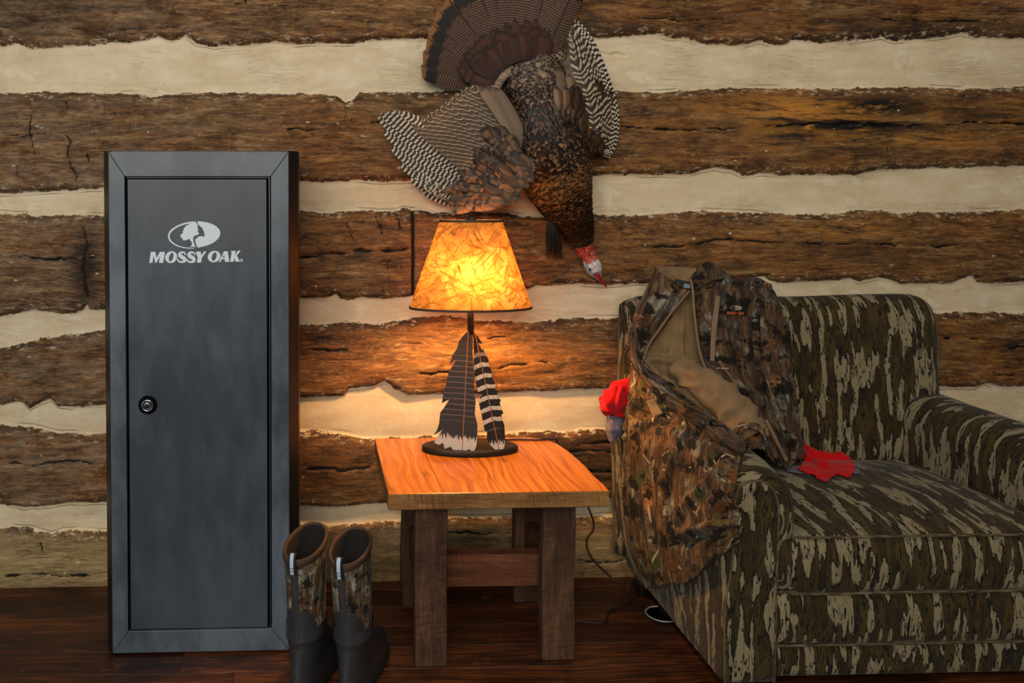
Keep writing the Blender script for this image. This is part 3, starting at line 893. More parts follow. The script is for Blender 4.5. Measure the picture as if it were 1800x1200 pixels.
def build_safe():
    YF = -0.424
    x0, x1 = -0.549, -0.058                      # front frame
    bx0, bx1 = -0.571, -0.031                    # cabinet body
    H = 1.402
    root = thing('gun_cabinet', ((x0 + x1) / 2, -0.26, 0), 'tall charcoal steel gun cabinet with white tree emblem standing against the log wall', 'gun cabinet')
    # body: box whose front edges are chamfered back to the face
    prof = [(bx0, -0.13), (bx0, -0.385), (x0 - 0.001, YF + 0.002), (x0 + 0.004, YF + 0.002), (x0 + 0.004, YF + 0.017), (x1 - 0.004, YF + 0.017), (x1 - 0.004, YF + 0.002), (x1 + 0.001, YF + 0.002), (bx1, -0.385), (bx1, -0.13)]
    v = [(a, b, 0.004) for a, b in prof] + [(a, b, H) for a, b in prof]
    n = len(prof)
    f = [(i, (i + 1) % n, n + (i + 1) % n, n + i) for i in range(n)] + [tuple(range(n - 1, -1, -1)), tuple(range(n, 2 * n))]
    o = mk('body', v, f, M_SAFE_BODY, root, smooth=False)
    bv = o.modifiers.new('bevel', 'BEVEL'); bv.width = 0.0012; bv.segments = 2
    # mitred frame: four bars with hairline mitre gaps
    dx0, dx1 = P(222, 700, YF)[0], P(477, 700, YF)[0]
    dz1 = P(350, 310, YF)[2]; dz0 = P(350, 1107, YF)[2]
    g = 0.0006; zb = 0.006; zt = H - 0.004
    o1, o2, o3, o4 = (x0, zb), (x1, zb), (x1, zt), (x0, zt)
    i1, i2, i3, i4 = (dx0, dz0), (dx1, dz0), (dx1, dz1), (dx0, dz1)
    for q in ([o4, o3, i3, i4], [o2, o1, i1, i2], [o1, o4, i4, i1], [o3, o2, i2, i3]):
        c = np.mean(q, axis=0)
        q2 = []
        for k, p in enumerate(q):
            p = np.array(p)
            d = np.array([np.sign(c[0] - p[0]), 0]) if abs(q[0][1] - q[1][1]) < 1e-6 else np.array([0, np.sign(c[1] - p[1])])
            q2.append(p + d * g)
        bmv = [(a, YF, b) for a, b in q2] + [(a, YF + 0.012, b) for a, b in q2]
        o = mk('frame_bar', bmv, [(0, 1, 2, 3), (7, 6, 5, 4), (0, 4, 5, 1), (1, 5, 6, 2), (2, 6, 7, 3), (3, 7, 4, 0)], M_SAFE, root, smooth=False)
        bm = bmesh.new(); bm.from_mesh(o.data); bmesh.ops.recalc_face_normals(bm, faces=bm.faces); bm.to_mesh(o.data); bm.free()
        bv = o.modifiers.new('bevel', 'BEVEL'); bv.width = 0.0012; bv.segments = 2
    # black sheet standing in for the shade in the gaps, then the door
    box('door_gap_shade', (dx0 - 0.002, YF + 0.0125, dz0 - 0.002), (dx1 + 0.002, YF + 0.0160, dz1 + 0.002), M_BLACK, root, bevel=0)
    gl, gr, gt, gb = 0.0075, 0.0115, 0.0050, 0.0055
    # hinge strip catching light at the right of the door
    box('hinge_strip', (dx1 - 0.0052, YF + 0.002, dz0 + 0.004), (dx1 - 0.0036, YF + 0.007, dz1 - 0.003), M_SATIN, root, bevel=0.0004)
    box('top_stop_strip', (dx0 + 0.004, YF + 0.003, dz1 - 0.0040), (dx1 - 0.003, YF + 0.007, dz1 - 0.0018), M_SAFE, root, bevel=0.0004)
    door = box('door', (dx0 + gl, YF - 0.001, dz0 + gb), (dx1 - gr, YF + 0.009, dz1 - gt - 0.0025), M_SAFE_DOOR, root, bevel=0.002)
    # lock
    L = P(260, 711, YF)
    lathe('lock_collar', [(0.0255, 0.0), (0.0255, 0.004), (0.0235, 0.007), (0.0190, 0.008), (0.0175, 0.006), (0.0, 0.006)], (L[0], YF - 0.001, L[2]), M_BLACK, door, 40, axis='Y')
    cyl = lathe('lock_cylinder', [(0.0165, 0.004), (0.0165, 0.009), (0.0150, 0.011), (0.0135, 0.0105), (0.0130, 0.008), (0.0, 0.0075)], (L[0], YF - 0.001, L[2]), M_CHROME, door, 36, axis='Y')
    lathe('lock_plug', [(0.0098, 0.005), (0.0098, 0.0110), (0.0085, 0.0125), (0.0, 0.0128)], (L[0], YF - 0.001, L[2]), M_SATIN, door, 30, axis='Y')
    box('keyway', (L[0] - 0.0014, YF - 0.0142, L[2] - 0.006), (L[0] + 0.0014, YF - 0.0132, L[2] + 0.005), M_BLACK, door, bevel=0)

    # emblem and lettering, traced at 7.826 x from the photograph's (230, 370) corner
    def T(a, b, h):
        p = P(230 + a / 7.826, 370 + b / 7.826, YF - 0.0012)
        return (p[0], p[1] - 0.0004 - h, p[2])

    def letter_stroke(c, hw, n=40):
        c = cr(c, n); hw = np.interp(np.linspace(0, 1, n), np.linspace(0, 1, len(hw)), hw)
        t = np.gradient(c, axis=0); t /= np.linalg.norm(t, axis=1, keepdims=True)
        nn = np.stack([-t[:, 1], t[:, 0]], 1)
        return np.concatenate([c + nn * hw[:, None], (c - nn * hw[:, None])[::-1]])

    def oval(cx, cy, rx, ry, sh=0.0, n=48):
        a = np.linspace(0, 2 * math.pi, n, endpoint=False)
        x, y = rx * np.cos(a), ry * np.sin(a)
        return np.stack([cx + x - sh * y, cy + y], 1)
    glyphs = {
        'M': [[(253, 718), (258, 690), (276, 568), (338, 568), (352, 652), (400, 568), (470, 568), (446, 718), (386, 718), (404, 622), (352, 718), (338, 718), (314, 622), (297, 718)]],
        'O': [oval(555, 640, 82, 81, 0.10), oval(555, 640, 30, 60, 0.22)],
        'S': [letter_stroke([(756, 612), (738, 580), (704, 574), (676, 590), (676, 618), (706, 640), (738, 664), (738, 694), (700, 706), (660, 698), (642, 662)], [8, 10, 13, 19, 25, 27, 25, 19, 13, 11, 8])],
        'S2': [letter_stroke([(884, 612), (866, 580), (832, 574), (804, 590), (804, 618), (834, 640), (866, 664), (866, 694), (828, 706), (788, 698), (770, 662)], [8, 10, 13, 19, 25, 27, 25, 19, 13, 11, 8])],
        'Y': [[(892, 566), (960, 562), (972, 618), (1004, 562), (1042, 560), (978, 650), (966, 714), (908, 716), (920, 648)]],
        'O2': [oval(1146, 632, 88, 79, 0.10), oval(1147, 632, 32, 58, 0.22)],
        'A': [[(1212, 706), (1282, 560), (1332, 558), (1356, 704), (1296, 705), (1292, 668), (1252, 668), (1236, 706)], [(1264, 648), (1290, 648), (1284, 604)]],
        'K': [[(1366, 704), (1386, 576), (1372, 556), (1442, 552), (1430, 616), (1470, 552), (1512, 549), (1458, 618), (1502, 700), (1440, 702), (1424, 648), (1416, 702)]],
    }
    for s in glyphs.values():
        flat_shape('letter', s, T, M_WHITE_PRINT, door)
    rm = flat_shape('registered_mark', [oval(1523, 684, 20, 20), oval(1523, 684, 16, 16), [(1515, 696), (1515, 672), (1530, 672), (1532, 684), (1526, 686), (1533, 696), (1527, 696), (1520, 686), (1519, 696)]], T, M_WHITE_PRINT, door)
    ell = lambda a, rx=362, ry=182: (870 + rx * math.cos(a) * 0.9975 - ry * math.sin(a) * -0.0, 331 + ry * math.sin(a) - 0.055 * rx * math.cos(a))
    right = [(914, 148)] + [ell(a) for a in np.linspace(-1.42, 1.42, 40)] + [(916, 504), (905, 480), (896, 455), (888, 425), (884, 398), (905, 384), (922, 364), (950, 352), (978, 352), (1000, 362), (1018, 352), (1006, 342), (1024, 324), (1006, 312), (1012, 294), (1000, 278), (988, 250), (972, 226), (954, 220), (944, 198), (926, 192), (920, 172)]
    tree = [(886, 149), (900, 166), (914, 190), (928, 214), (912, 236), (936, 268), (914, 268), (922, 290), (940, 318), (916, 334), (894, 344), (868, 350), (862, 372), (852, 398), (864, 404), (862, 430), (874, 456), (880, 480), (900, 504), (872, 498), (848, 496), (810, 502), (836, 482), (842, 452), (832, 424), (814, 404), (800, 384), (776, 404), (736, 412), (712, 402), (712, 384), (694, 372), (682, 352), (688, 328), (708, 314), (720, 300), (714, 282), (728, 266), (726, 244), (748, 228), (760, 204), (786, 200), (800, 186), (826, 178), (770, 184), (700, 204), (640, 230), (590, 264), (552, 300), (534, 340), (536, 376), (556, 414), (596, 450), (660, 484), (740, 504), (820, 512), (868, 512), (868, 522), (800, 522), (720, 514), (640, 492), (576, 458), (532, 418), (512, 374), (512, 332), (530, 290), (570, 248), (630, 210), (700, 180), (790, 156)]
    flat_shape('emblem_tree', [tree], T, M_WHITE_PRINT, door)
    flat_shape('emblem_field', [right], T, M_WHITE_PRINT, door)


build_safe()
# ------------------------------------------------------------------ rustic end table
M_TOP = mat_tabletop()
M_EDGE = mat_barnwood('sawn_edge', lin(92, 60, 30), lin(140, 98, 54), lin(176, 130, 78), 0, saw=0.9)
M_LEG = mat_barnwood('sawn_barnwood_leg', lin(44, 29, 20), lin(82, 56, 38), lin(116, 83, 57), 2, saw=0.9)
M_RAIL = mat_barnwood('reddish_rail', lin(70, 38, 24), lin(116, 68, 44), lin(146, 94, 64), 0, saw=0.3)


def build_table():
    zt, th = 0.500, 0.044
    root = thing('end_table', (0.5, -0.33, 0), 'square rustic end table with orange varnished plank top and rough barnwood legs', 'table')
    # slab outline (counter clockwise), wavy live edge on the right with a rounded back corner
    out = [(0.204, -0.577), (0.40, -0.5765), (0.60, -0.574), (0.790, -0.572), (0.7925, -0.52), (0.790, -0.46), (0.7935, -0.38), (0.792, -0.30), (0.788, -0.22), (0.776, -0.15), (0.752, -0.105), (0.71, -0.085), (0.60, -0.082), (0.40, -0.080), (0.207, -0.080), (0.206, -0.20), (0.205, -0.40)]
    n = len(out)
    def ring(z, ins):
        c = np.mean(out, axis=0)
        r = []
        for a, b in out:
            r.append((a + np.sign(c[0] - a) * ins, b + np.sign(c[1] - b) * ins, z))
        return r
    levels = [(zt - th, 0.003), (zt - th + 0.003, 0.0), (zt - 0.004, 0.0), (zt - 0.0012, 0.0012), (zt, 0.004)]
    v = [p for z, i in levels for p in ring(z, i)]
    f = grid_faces(len(levels), n, cv=True)
    mi = [0] * len(f)
    for k in range(len(f)):
        mi[k] = 0 if k // n >= 3 else 1
    f.append(tuple((len(levels) - 1) * n + j for j in range(n - 1, -1, -1))); mi.append(0)
    f.append(tuple(range(n))); mi.append(1)
    o = mk('tabletop', v, f, [M_TOP, M_EDGE], root, smooth=False, midx=mi)
    wob = lambda s: (lambda p: p + np.array([math.sin(p[2] * 19 + s) * 0.0015, math.sin(p[2] * 23 + s * 2) * 0.001, 0]))
    for i, (x0, x1, y0, y1) in enumerate([(0.283, 0.371, -0.512, -0.470), (0.636, 0.727, -0.494, -0.452), (0.284, 0.370, -0.190, -0.146), (0.640, 0.728, -0.170, -0.126)]):
        box('leg', (x0, y0, 0), (x1, y1, zt - th), M_LEG, root, bevel=0.006, cuts=5, warp=wob(i))
    box('cross_rail', (0.345, -0.400, 0.165), (0.670, -0.360, 0.258), M_RAIL, root, bevel=0.003)
    box('side_rail', (0.305, -0.472, 0.165), (0.345, -0.188, 0.258), M_LEG, root, bevel=0.003)
    box('side_rail', (0.670, -0.454, 0.165), (0.710, -0.168, 0.258), M_LEG, root, bevel=0.003)


build_table()

# ------------------------------------------------------------------ feather lamp
M_IRON = plain('dark_bronze_metal', lin(30, 26, 23), 0.55, metal=0.3, bump=0.1, bscale=300)
M_TRIM = plain('brown_leather_trim', lin(60, 42, 26), 0.6)
M_BULB = None


def build_lamp():
    LX, LY, LZ = 0.489, -0.215, 0.5002
    root = thing('table_lamp', (LX, LY, LZ), 'lit table lamp with orange fibre paper shade and two painted feathers on dark oval base', 'lamp')
    SY = 0.5
    R = 0.1475
    prof = [(R * 0.97, 0.0), (R, 0.003), (R, 0.0135), (R * 0.975, 0.0165), (R * 0.86, 0.0175), (R * 0.845, 0.0162), (R * 0.82, 0.0168), (0.02, 0.019), (0.0, 0.019)]
    lathe('base', prof, (LX, LY, LZ), M_IRON, root, 64, 1.0, SY)
    zb, zt2 = 0.9385, 1.2015          # shade bottom and top
    tube('pole', [(LX, LY, LZ + 0.015), (LX, LY, 0.70), (LX, LY, 0.93)], 0.0062, M_IRON, root, 14)
    tube('pole_sleeve', [(LX, LY, 0.855), (LX, LY, 0.99)], [0.0098, 0.0098], M_IRON, root, 16)
    tube('finial_rod', [(LX, LY, 0.98), (LX, LY, zt2 + 0.004)], 0.003, M_IRON, root, 8)
    lathe('finial', [(0.0165, zt2 - 0.001), (0.0165, zt2 + 0.003), (0.0150, zt2 + 0.010), (0.0105, zt2 + 0.0155), (0.0, zt2 + 0.018)], (LX, LY, 0), M_IRON, root, 24)
    # shade: thin oval cone
    a = np.linspace(0, 2 * math.pi, 97)
    rb, rt = 0.1865, 0.0955
    rows = np.linspace(0, 1, 13)
    g = np.array([[((rb + (rt - rb) * t) * math.cos(q) + LX, (rb + (rt - rb) * t) * SY * (1 + 0.08 * t) * math.sin(q) + LY, zb + (zt2 - zb) * t) for q in a] for t in rows])
    shade = mk('lamp_shade', g.reshape(-1, 3), grid_faces(13, 97), mat_shade(), root, uv=grid_uv(g))
    for nm, r, z, k in (('lower_rim', rb, zb, 1.0), ('upper_rim', rt, zt2, 1.08)):
        q = np.linspace(0, 2 * math.pi, 81)
        pts = [(LX + r * math.cos(t), LY + r * SY * k * math.sin(t), z) for t in q]
        v = []; 
        for (x, y, zz), t in zip(pts, q):
            n_ = np.array([math.cos(t), math.sin(t) / SY, 0]); n_ /= np.linalg.norm(n_)
            for dn, dz in ((0.0016, -0.0035), (0.0016, 0.0035), (-0.0012, 0.0035), (-0.0012, -0.0035)):
                v.append(np.array([x, y, zz + dz]) + n_ * dn)
        mk(nm, v, grid_faces(81, 4, cv=True), M_TRIM, root, smooth=False)
    # spider that carries the shade
    for s in (-1, 1):
        tube('shade_spider', [(LX, LY, zt2 - 0.002), (LX + s * rt, LY, zt2 - 0.001)], 0.0018, M_IRON, root, 6)
        tube('harp', cr([(LX, LY, 0.985), (LX + s * 0.045, LY, 1.03), (LX + s * 0.05, LY, 1.10), (LX + s * 0.02, LY, 1.185), (LX, LY, 1.20)], 24), 0.0017, M_IRON, root, 6)
    # bulb
    n = NT('warm_bulb_glass'); n.set(color=(1, .8, .5, 1), emit=(1.0, 0.52, 0.17, 1), emits=LAMP_E)
    bulb = lathe('bulb', [(0.011, 0.0), (0.011, 0.02), (0.016, 0.045), (0.0185, 0.058), (0.016, 0.070), (0.009, 0.077), (0.0, 0.079)], (LX, LY, 0.985), n.m, root, 24)

    # feathers: pierced sheet metal cut to a feather outline, painted
    def feather(name, outline, mat, yfun, spine):
        s0, s1 = P(*spine[0], LY), P(*spine[1], LY)
        ax = s1 - s0; Ls = np.linalg.norm(ax); ax /= Ls
        def T3(x, y, h):
            p = P(x, y, LY - 0.008)
            return (p[0], p[1] + yfun(x, y) - h, p[2])
        o = flat_shape(name, [outline], T3, mat, root, extrude=0.0012)
        me = o.data
        org = ORIGIN[o.name]
        co = np.array([v.co[:] for v in me.vertices]) + org
        d_ = (co - s0)
        v_ = d_ @ ax
        perp = np.array([ax[2], 0, -ax[0]])
        u_ = d_ @ perp
        l = me.uv_layers.new(name='UVMap') if not me.uv_layers else me.uv_layers[0]
        vi = np.empty(len(me.loops), np.int32); me.loops.foreach_get('vertex_index', vi)
        l.data.foreach_set('uv', np.stack([u_, v_], 1).astype(np.float32)[vi].ravel())
        me.update()
        return o

    def fmat(name, dark, light, freq, duty, slant, tipv):
        m = NT(name); q = m.sep(m.co('UV'))
        au = m.math('ABSOLUTE', q[0])
        w = m.math('SINE', m.math('ADD', m.math('SUBTRACT', m.math('MULTIPLY', q[1], freq), m.math('MULTIPLY', au, slant)), m.math('MULTIPLY', m.noise(m.co(), 90, 3), 1.2)))
        gate = m.math('MULTIPLY', m.step(q[1], 0.055, 0.10 if tipv > 0.3 else 0.06), m.step(q[1], tipv - 0.03, tipv - 0.06))
        if tipv < 0.3: gate = m.step(q[1], 0.004, 0.012)
        c = m.mix(m.math('MULTIPLY', m.math('MULTIPLY', m.step(w, duty, duty + 0.12), gate), m.step(m.noise(m.map(m.co('UV'), (400, 30, 1)), 1, 2), 0.30, 0.5)), dark, light)
        tip = m.math('ADD', q[1], m.math('MULTIPLY', m.math('SUBTRACT', m.noise(m.map(m.co('UV'), (210, 12, 1)), 1, 3), 0.5), 0.07))
        c = m.mix(m.step(tip, tipv, tipv + 0.006), c, lin(196, 186, 170))
        c = m.mix(m.step(au, 0.0016, 0.0008), c, lin(150, 96, 54))
        m.set(color=c, rough=0.6, spec=0.3)
        return m.m
    LF = [(822, 580), (813, 590), (806, 600), (803, 612), (796, 622), (790, 638), (801, 632), (793, 645), (786, 658), (783, 672), (779, 686), (775, 706), (782, 702), (788, 699), (779, 713), (772, 722), (770, 740), (766, 752), (768, 748), (761, 760), (776, 750), (764, 768), (760, 772), (768, 776), (776, 772), (778, 782), (788, 778), (796, 788), (802, 782), (810, 790), (818, 780), (826, 786), (831, 775), (833, 760), (834, 738), (830, 722), (832, 700), (829, 684), (831, 660), (829, 630), (828, 600)]
    RF = [(832, 584), (839, 590), (848, 604), (840, 602), (846, 614), (848, 612), (853, 622), (858, 632), (856, 636), (863, 652), (862, 658), (870, 676), (866, 676), (873, 692), (877, 700), (875, 704), (881, 722), (877, 724), (882, 742), (883, 762), (881, 778), (876, 786), (866, 784), (856, 774), (851, 764), (852, 752), (848, 752), (846, 740), (843, 724), (839, 706), (838, 700), (846, 690), (838, 688), (834, 668), (832, 640)]
    feather('feather', LF, fmat('slate_painted_feather', lin(47, 42, 42), lin(112, 92, 78), 390.0, 0.80, 16.0, 0.322), lambda x, y: -0.010 - 0.045 * max(0, (y - 600)) / 190 + 0.02 * (830 - x) / 60, ((822, 575), (806, 790)))['label'] = 'broad slate feather with white tip'
    feather('feather', RF, fmat('black_and_white_barred_feather', lin(28, 24, 22), lin(205, 192, 168), 192.0, 0.34, 40.0, 0.334), lambda x, y: -0.004 - 0.038 * max(0, (y - 600)) / 190, ((833, 580), (872, 788)))['label'] = 'narrow black feather with white bars'
    # cord: over the back of the table, down behind it and along the floor
    c3 = [np.array([LX + 0.03, LY + 0.066, LZ + 0.006]), np.array([0.56, -0.135, 0.5035]), np.array([0.65, -0.12, 0.5035]), np.array([0.725, -0.128, 0.5035]), np.array([0.772, -0.118, 0.503]), np.array([0.792, -0.100, 0.494]), np.array([0.803, -0.095, 0.46])]
    c3 += [P(1042, 912, -0.09), P(1031, 950, -0.09), P(1040, 980, -0.10), P(1075, 1015, -0.11), Z(1106, 1036, 0.03), Z(1116, 1046, 0.004), Z(1100, 1062, 0.004), Z(1073, 1072, 0.004), Z(1066, 1088, 0.004), Z(1060, 1094, 0.004), Z(1030, 1093, 0.004), Z(1000, 1088, 0.004), Z(960, 1080, 0.004), Z(930, 1068, 0.004)]
    tube('cord', cr(c3, 150), 0.0031, plain('brown_cord', lin(40, 28, 26), 0.5), root, 8)


LAMP_E = 1500.0
build_lamp()
# ------------------------------------------------------------------ mounted wild turkey on the wall
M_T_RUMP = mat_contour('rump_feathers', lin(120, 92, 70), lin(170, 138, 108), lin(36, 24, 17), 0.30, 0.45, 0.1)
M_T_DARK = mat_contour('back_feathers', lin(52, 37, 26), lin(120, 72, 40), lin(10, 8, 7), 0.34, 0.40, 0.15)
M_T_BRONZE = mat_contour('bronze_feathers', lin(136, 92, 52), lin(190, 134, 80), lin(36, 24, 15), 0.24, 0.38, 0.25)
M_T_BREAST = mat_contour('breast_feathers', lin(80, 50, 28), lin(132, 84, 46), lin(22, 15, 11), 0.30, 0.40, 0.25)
M_T_CHEST = mat_contour('chestnut_coverts', lin(56, 27, 14), lin(82, 44, 24), lin(36, 17, 10), 0.20, 0.8, 0.0)
M_T_PRIM = mat_barred('barred_primary', lin(44, 33, 26), lin(208, 196, 174), 440.0, 0.18, 3.0)
M_T_FOLD = mat_barred('barred_folded_quill', lin(56, 43, 32), lin(186, 170, 142), 330.0, 0.42, 10.0)
M_T_SEC = mat_scallop('barred_secondary', lin(74, 59, 44), lin(196, 180, 150))
M_T_COV = mat_contour('wing_covert', lin(70, 47, 27), lin(128, 88, 49), lin(28, 18, 12), 0.24, 0.34, 0.3)
M_T_ALULA = mat_contour('grey_brown_shoulder', lin(112, 92, 70), lin(140, 116, 88), lin(64, 46, 30), 0.12, 0.6, 0.0)


def feather_geo(base, tip, nrm, width, bend=0.0, n=9, m=5, lift=0.0, blunt=0.6, camber=0.18, narrow=0.35, uvlen=True, curl=0.0):
    """a vane: grid of n x m points, rounded tip, cambered; bend is a sideways bow as a share of the length"""
    base, tip, nrm = (np.asarray(q, float) for q in (base, tip, nrm))
    ax = tip - base; L = np.linalg.norm(ax); ax = ax / L
    nrm = nrm - ax * nrm.dot(ax); nrm /= np.linalg.norm(nrm) + 1e-9
    sd = np.cross(nrm, ax)
    t = np.linspace(0, 1, n); u = np.linspace(-1, 1, m)
    w = width * 0.5 * (narrow + (1 - narrow) * np.clip(t / 0.45, 0, 1) ** 0.8)
    e = np.clip((t - blunt) / (1 - blunt), 0, 1)
    w = w * np.sqrt(np.clip(1 - e ** 2.4, 0.0, 1)) + 1e-5
    mid = base + np.outer(t * L, ax) + np.outer(bend * L * 4 * t * (1 - t), sd) + np.outer(lift * L * t ** 2, nrm)
    g = mid[:, None, :] + (w[:, None] * u[None, :])[..., None] * sd - ((w[:, None] * u[None, :] ** 2) * camber)[..., None] * nrm
    uv = np.stack(np.meshgrid((u + 1) / 2, t * (L if uvlen else 1.0)), -1)
    return g.reshape(-1, 3), grid_faces(n, m), uv.reshape(-1, 2)


def build_turkey():
    root = thing('mounted_turkey', tuple(P(960, 200, -0.02)), 'mounted wild turkey hanging head down on the log wall with spread tail fan and wing', 'mounted turkey')
    rr = random.Random(21)
    S = 1 / 560.0
    # ---- continuous body: rings along the spine, px centre, half width px, half depth m, centre offset from the wall
    spine = [(930, 84, 16, .022, .070), (936, 112, 42, .038, .084), (945, 152, 51, .056, .092), (955, 205, 53, .074, .095), (962, 250, 58, .088, .108), (974, 295, 63, .096, .116), (988, 338, 51, .090, .112),
             (1003, 374, 37, .070, .100), (1016, 404, 27, .050, .088), (1026, 428, 19, .036, .080), (1031, 442, 14.5, .027, .076), (1036, 453, 12.5, .023, .074), (1041, 463, 13.5, .024, .074), (1046, 472, 13.0, .022, .074), (1050, 481, 9.0, .016, .074), (1053.5, 489, 4.8, .009, .074), (1055, 492, 1.0, .002, .074)]
    sp = cr(spine, 81); K = 28
    ctr = np.array([P(q[0], q[1], -q[4]) for q in sp])
    tg = np.gradient(ctr, axis=0); tg /= np.linalg.norm(tg, axis=1, keepdims=True)
    out = np.array([0, -1.0, 0])
    sx = np.cross(tg, out); sx /= np.linalg.norm(sx, axis=1, keepdims=True)
    fr = np.cross(sx, tg)
    fr = np.array([f if f[1] < 0 else -f for f in fr])
    def surf(i, a):
        i = min(max(i, 0), len(sp) - 1.001); k = int(i); f = i - k
        lerp = lambda A: A[k] * (1 - f) + A[k + 1] * f
        hw = lerp(sp[:, 2]) * S; hd = lerp(sp[:, 3])
        c = lerp(ctr); s_ = lerp(sx); o_ = lerp(fr)
        p = c + s_ * hw * math.sin(a) + o_ * hd * math.cos(a)
        nn = s_ * math.sin(a) / hw + o_ * math.cos(a) / hd
        return p, nn / np.linalg.norm(nn), -lerp(tg)
    def lay(i, a):      # direction along the skin towards the tail
        d = surf(i - 2.5, a)[0] - surf(i + .5, a)[0]
        return d / np.linalg.norm(d)
    v = [surf(i, 2 * math.pi * j / K)[0] for i in range(len(sp)) for j in range(K)]
    bump = np.array([vnoise(np.array([p]), 160, 3)[0] for p in v])
    zone = np.repeat(np.linspace(0, 16, 81), K)
    v = np.array(v)
    head = (zone > 9.0) & (zone < 12.0)
    cen = np.repeat(ctr, K, axis=0)
    v[head] += (v[head] - cen[head]) * (bump[head, None] * 0.22)
    f = grid_faces(len(sp), K, cv=True)
    f.append(tuple(range(K))); f.append(tuple((len(sp) - 1) * K + j for j in range(K - 1, -1, -1)))
    n = NT('turkey_skin_and_down')
    z = n.attr('zone'); nz = n.noise(n.co(), 130, 3)
    zz = n.math('ADD', z, n.math('MULTIPLY', n.math('SUBTRACT', nz, 0.5), 0.8))
    red = n.mix(n.step(n.noise(n.co(), 210, 3), 0.44, 0.60), lin(150, 26, 26), lin(206, 120, 104))
    wht = n.mix(n.step(n.noise(n.co(), 100, 3), 0.35, 0.65), lin(176, 168, 170), lin(226, 218, 214))
    c = n.mix(n.step(zz, 8.9, 9.2), lin(24, 16, 11), red)
    c = n.mix(n.step(zz, 11.4, 11.8), c, wht)
    c = n.mix(n.math('MULTIPLY', n.step(zz, 13.2, 13.8), 0.8), c, lin(104, 108, 122))
    n.set(color=c, rough=0.55, spec=0.4)
    body = mk('body', v, f, n.m, root, attrs={'zone': zone})
    # beak: upper and lower mandible, and the eye
    b0, b1 = P(1052, 487, -.074), P(1065, 503, -.072)
    M_BEAK = plain('red_snood_and_beak', lin(158, 22, 26), 0.42, var=0.4)
    tube('snood', cr([P(1048, 481, -.096), P(1053, 487, -.093), P(1059, 495, -.087), P(1066, 504, -.080)], 14), np.linspace(.0072, .0026, 14), M_BEAK, root, 10)
    tube('beak', cr([b0, (b0 + b1) / 2 + np.array([.001, 0, .0015]), b1 + np.array([-.003, 0, .003])], 10), np.linspace(.0085, .0014, 10), plain('horn_beak', lin(150, 60, 48), 0.4), root, 10)
    e = P(1037, 474, -.092)
    lathe('eye', [(0.0, -.0036), (.0030, -.0022), (.0040, 0), (.0030, .0022), (0.0, .0034)], e, plain('dark_eye', lin(14, 10, 9), 0.1), root, 14, axis='Y')
    tube('wattle', cr([P(1026, 460, -.088), P(1031, 470, -.088), P(1036, 479, -.086), P(1044, 487, -.082)], 12), [.003, .0045, .0055, .006, .006, .006, .0058, .0055, .005, .004, .003, .002], plain('bluish_grey_wattle', lin(140, 142, 150), 0.5), root, 8)

    # ---- contour feathers lying towards the tail, in zones
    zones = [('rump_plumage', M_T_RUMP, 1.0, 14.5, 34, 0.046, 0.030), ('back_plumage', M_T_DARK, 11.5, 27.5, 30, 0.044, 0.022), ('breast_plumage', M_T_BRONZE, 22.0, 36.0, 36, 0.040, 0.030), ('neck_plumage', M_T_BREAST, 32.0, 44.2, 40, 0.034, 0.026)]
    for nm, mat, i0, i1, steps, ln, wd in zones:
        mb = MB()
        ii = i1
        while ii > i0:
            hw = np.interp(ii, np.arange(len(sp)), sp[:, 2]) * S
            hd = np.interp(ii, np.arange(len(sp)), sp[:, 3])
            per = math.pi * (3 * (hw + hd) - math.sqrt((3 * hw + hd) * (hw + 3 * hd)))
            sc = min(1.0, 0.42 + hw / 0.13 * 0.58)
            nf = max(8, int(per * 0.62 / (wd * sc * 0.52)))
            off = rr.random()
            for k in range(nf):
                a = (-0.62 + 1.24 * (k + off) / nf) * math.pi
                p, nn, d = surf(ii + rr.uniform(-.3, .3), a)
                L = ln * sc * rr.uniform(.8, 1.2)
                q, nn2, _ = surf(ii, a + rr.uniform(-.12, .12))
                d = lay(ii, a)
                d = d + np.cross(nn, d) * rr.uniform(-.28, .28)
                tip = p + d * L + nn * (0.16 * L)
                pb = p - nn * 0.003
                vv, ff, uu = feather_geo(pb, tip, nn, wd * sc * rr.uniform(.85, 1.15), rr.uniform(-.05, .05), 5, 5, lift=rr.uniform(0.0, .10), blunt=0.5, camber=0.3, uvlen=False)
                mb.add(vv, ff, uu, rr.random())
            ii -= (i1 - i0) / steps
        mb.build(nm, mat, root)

    # ---- tail fan: each big feather is a piece of its own
    hub = P(928, 168, -0.060)
    fan = mk('tail_fan', *(lambda t: (t[0], t[1]))(tube_geo([P(905, 150, -.045), P(930, 132, -.05), P(958, 128, -.045)], .016, 8)), plain('tail_root', lin(30, 18, 12), 0.8), root)
    M_TF = mat_tailfeather()
    angs = np.linspace(164.5, 66.5, 15)
    for k, a in enumerate(angs):
        lp = (a - 66.5) / 98
        rad = float(np.interp(a, [66, 100, 129, 150, 165], [224, 238, 225, 207, 195])) + rr.uniform(-3, 3)
        aa = math.radians(a)
        yb = -0.052 - 0.0035 * k
        base = P(928 + 22 * math.cos(aa), 168 - 22 * math.sin(aa), yb + .006)
        tip = P(928 + rad * math.cos(aa), 168 - rad * math.sin(aa), yb - 0.004)
        vv, ff, uu = feather_geo(base, tip, (0, -1, 0), 0.088 * (0.9 + 0.2 * rr.random()), rr.uniform(-.012, .012), 22, 9, blunt=0.88, camber=0.10, narrow=0.18)
        tipv = np.repeat(np.linspace(0, 1, 22), 9)
        mk('tail_feather', vv, ff, M_TF, fan, uv=uu, attrs={'rnd': np.full(len(vv), rr.random()), 'tip': tipv})
    mb = MB()
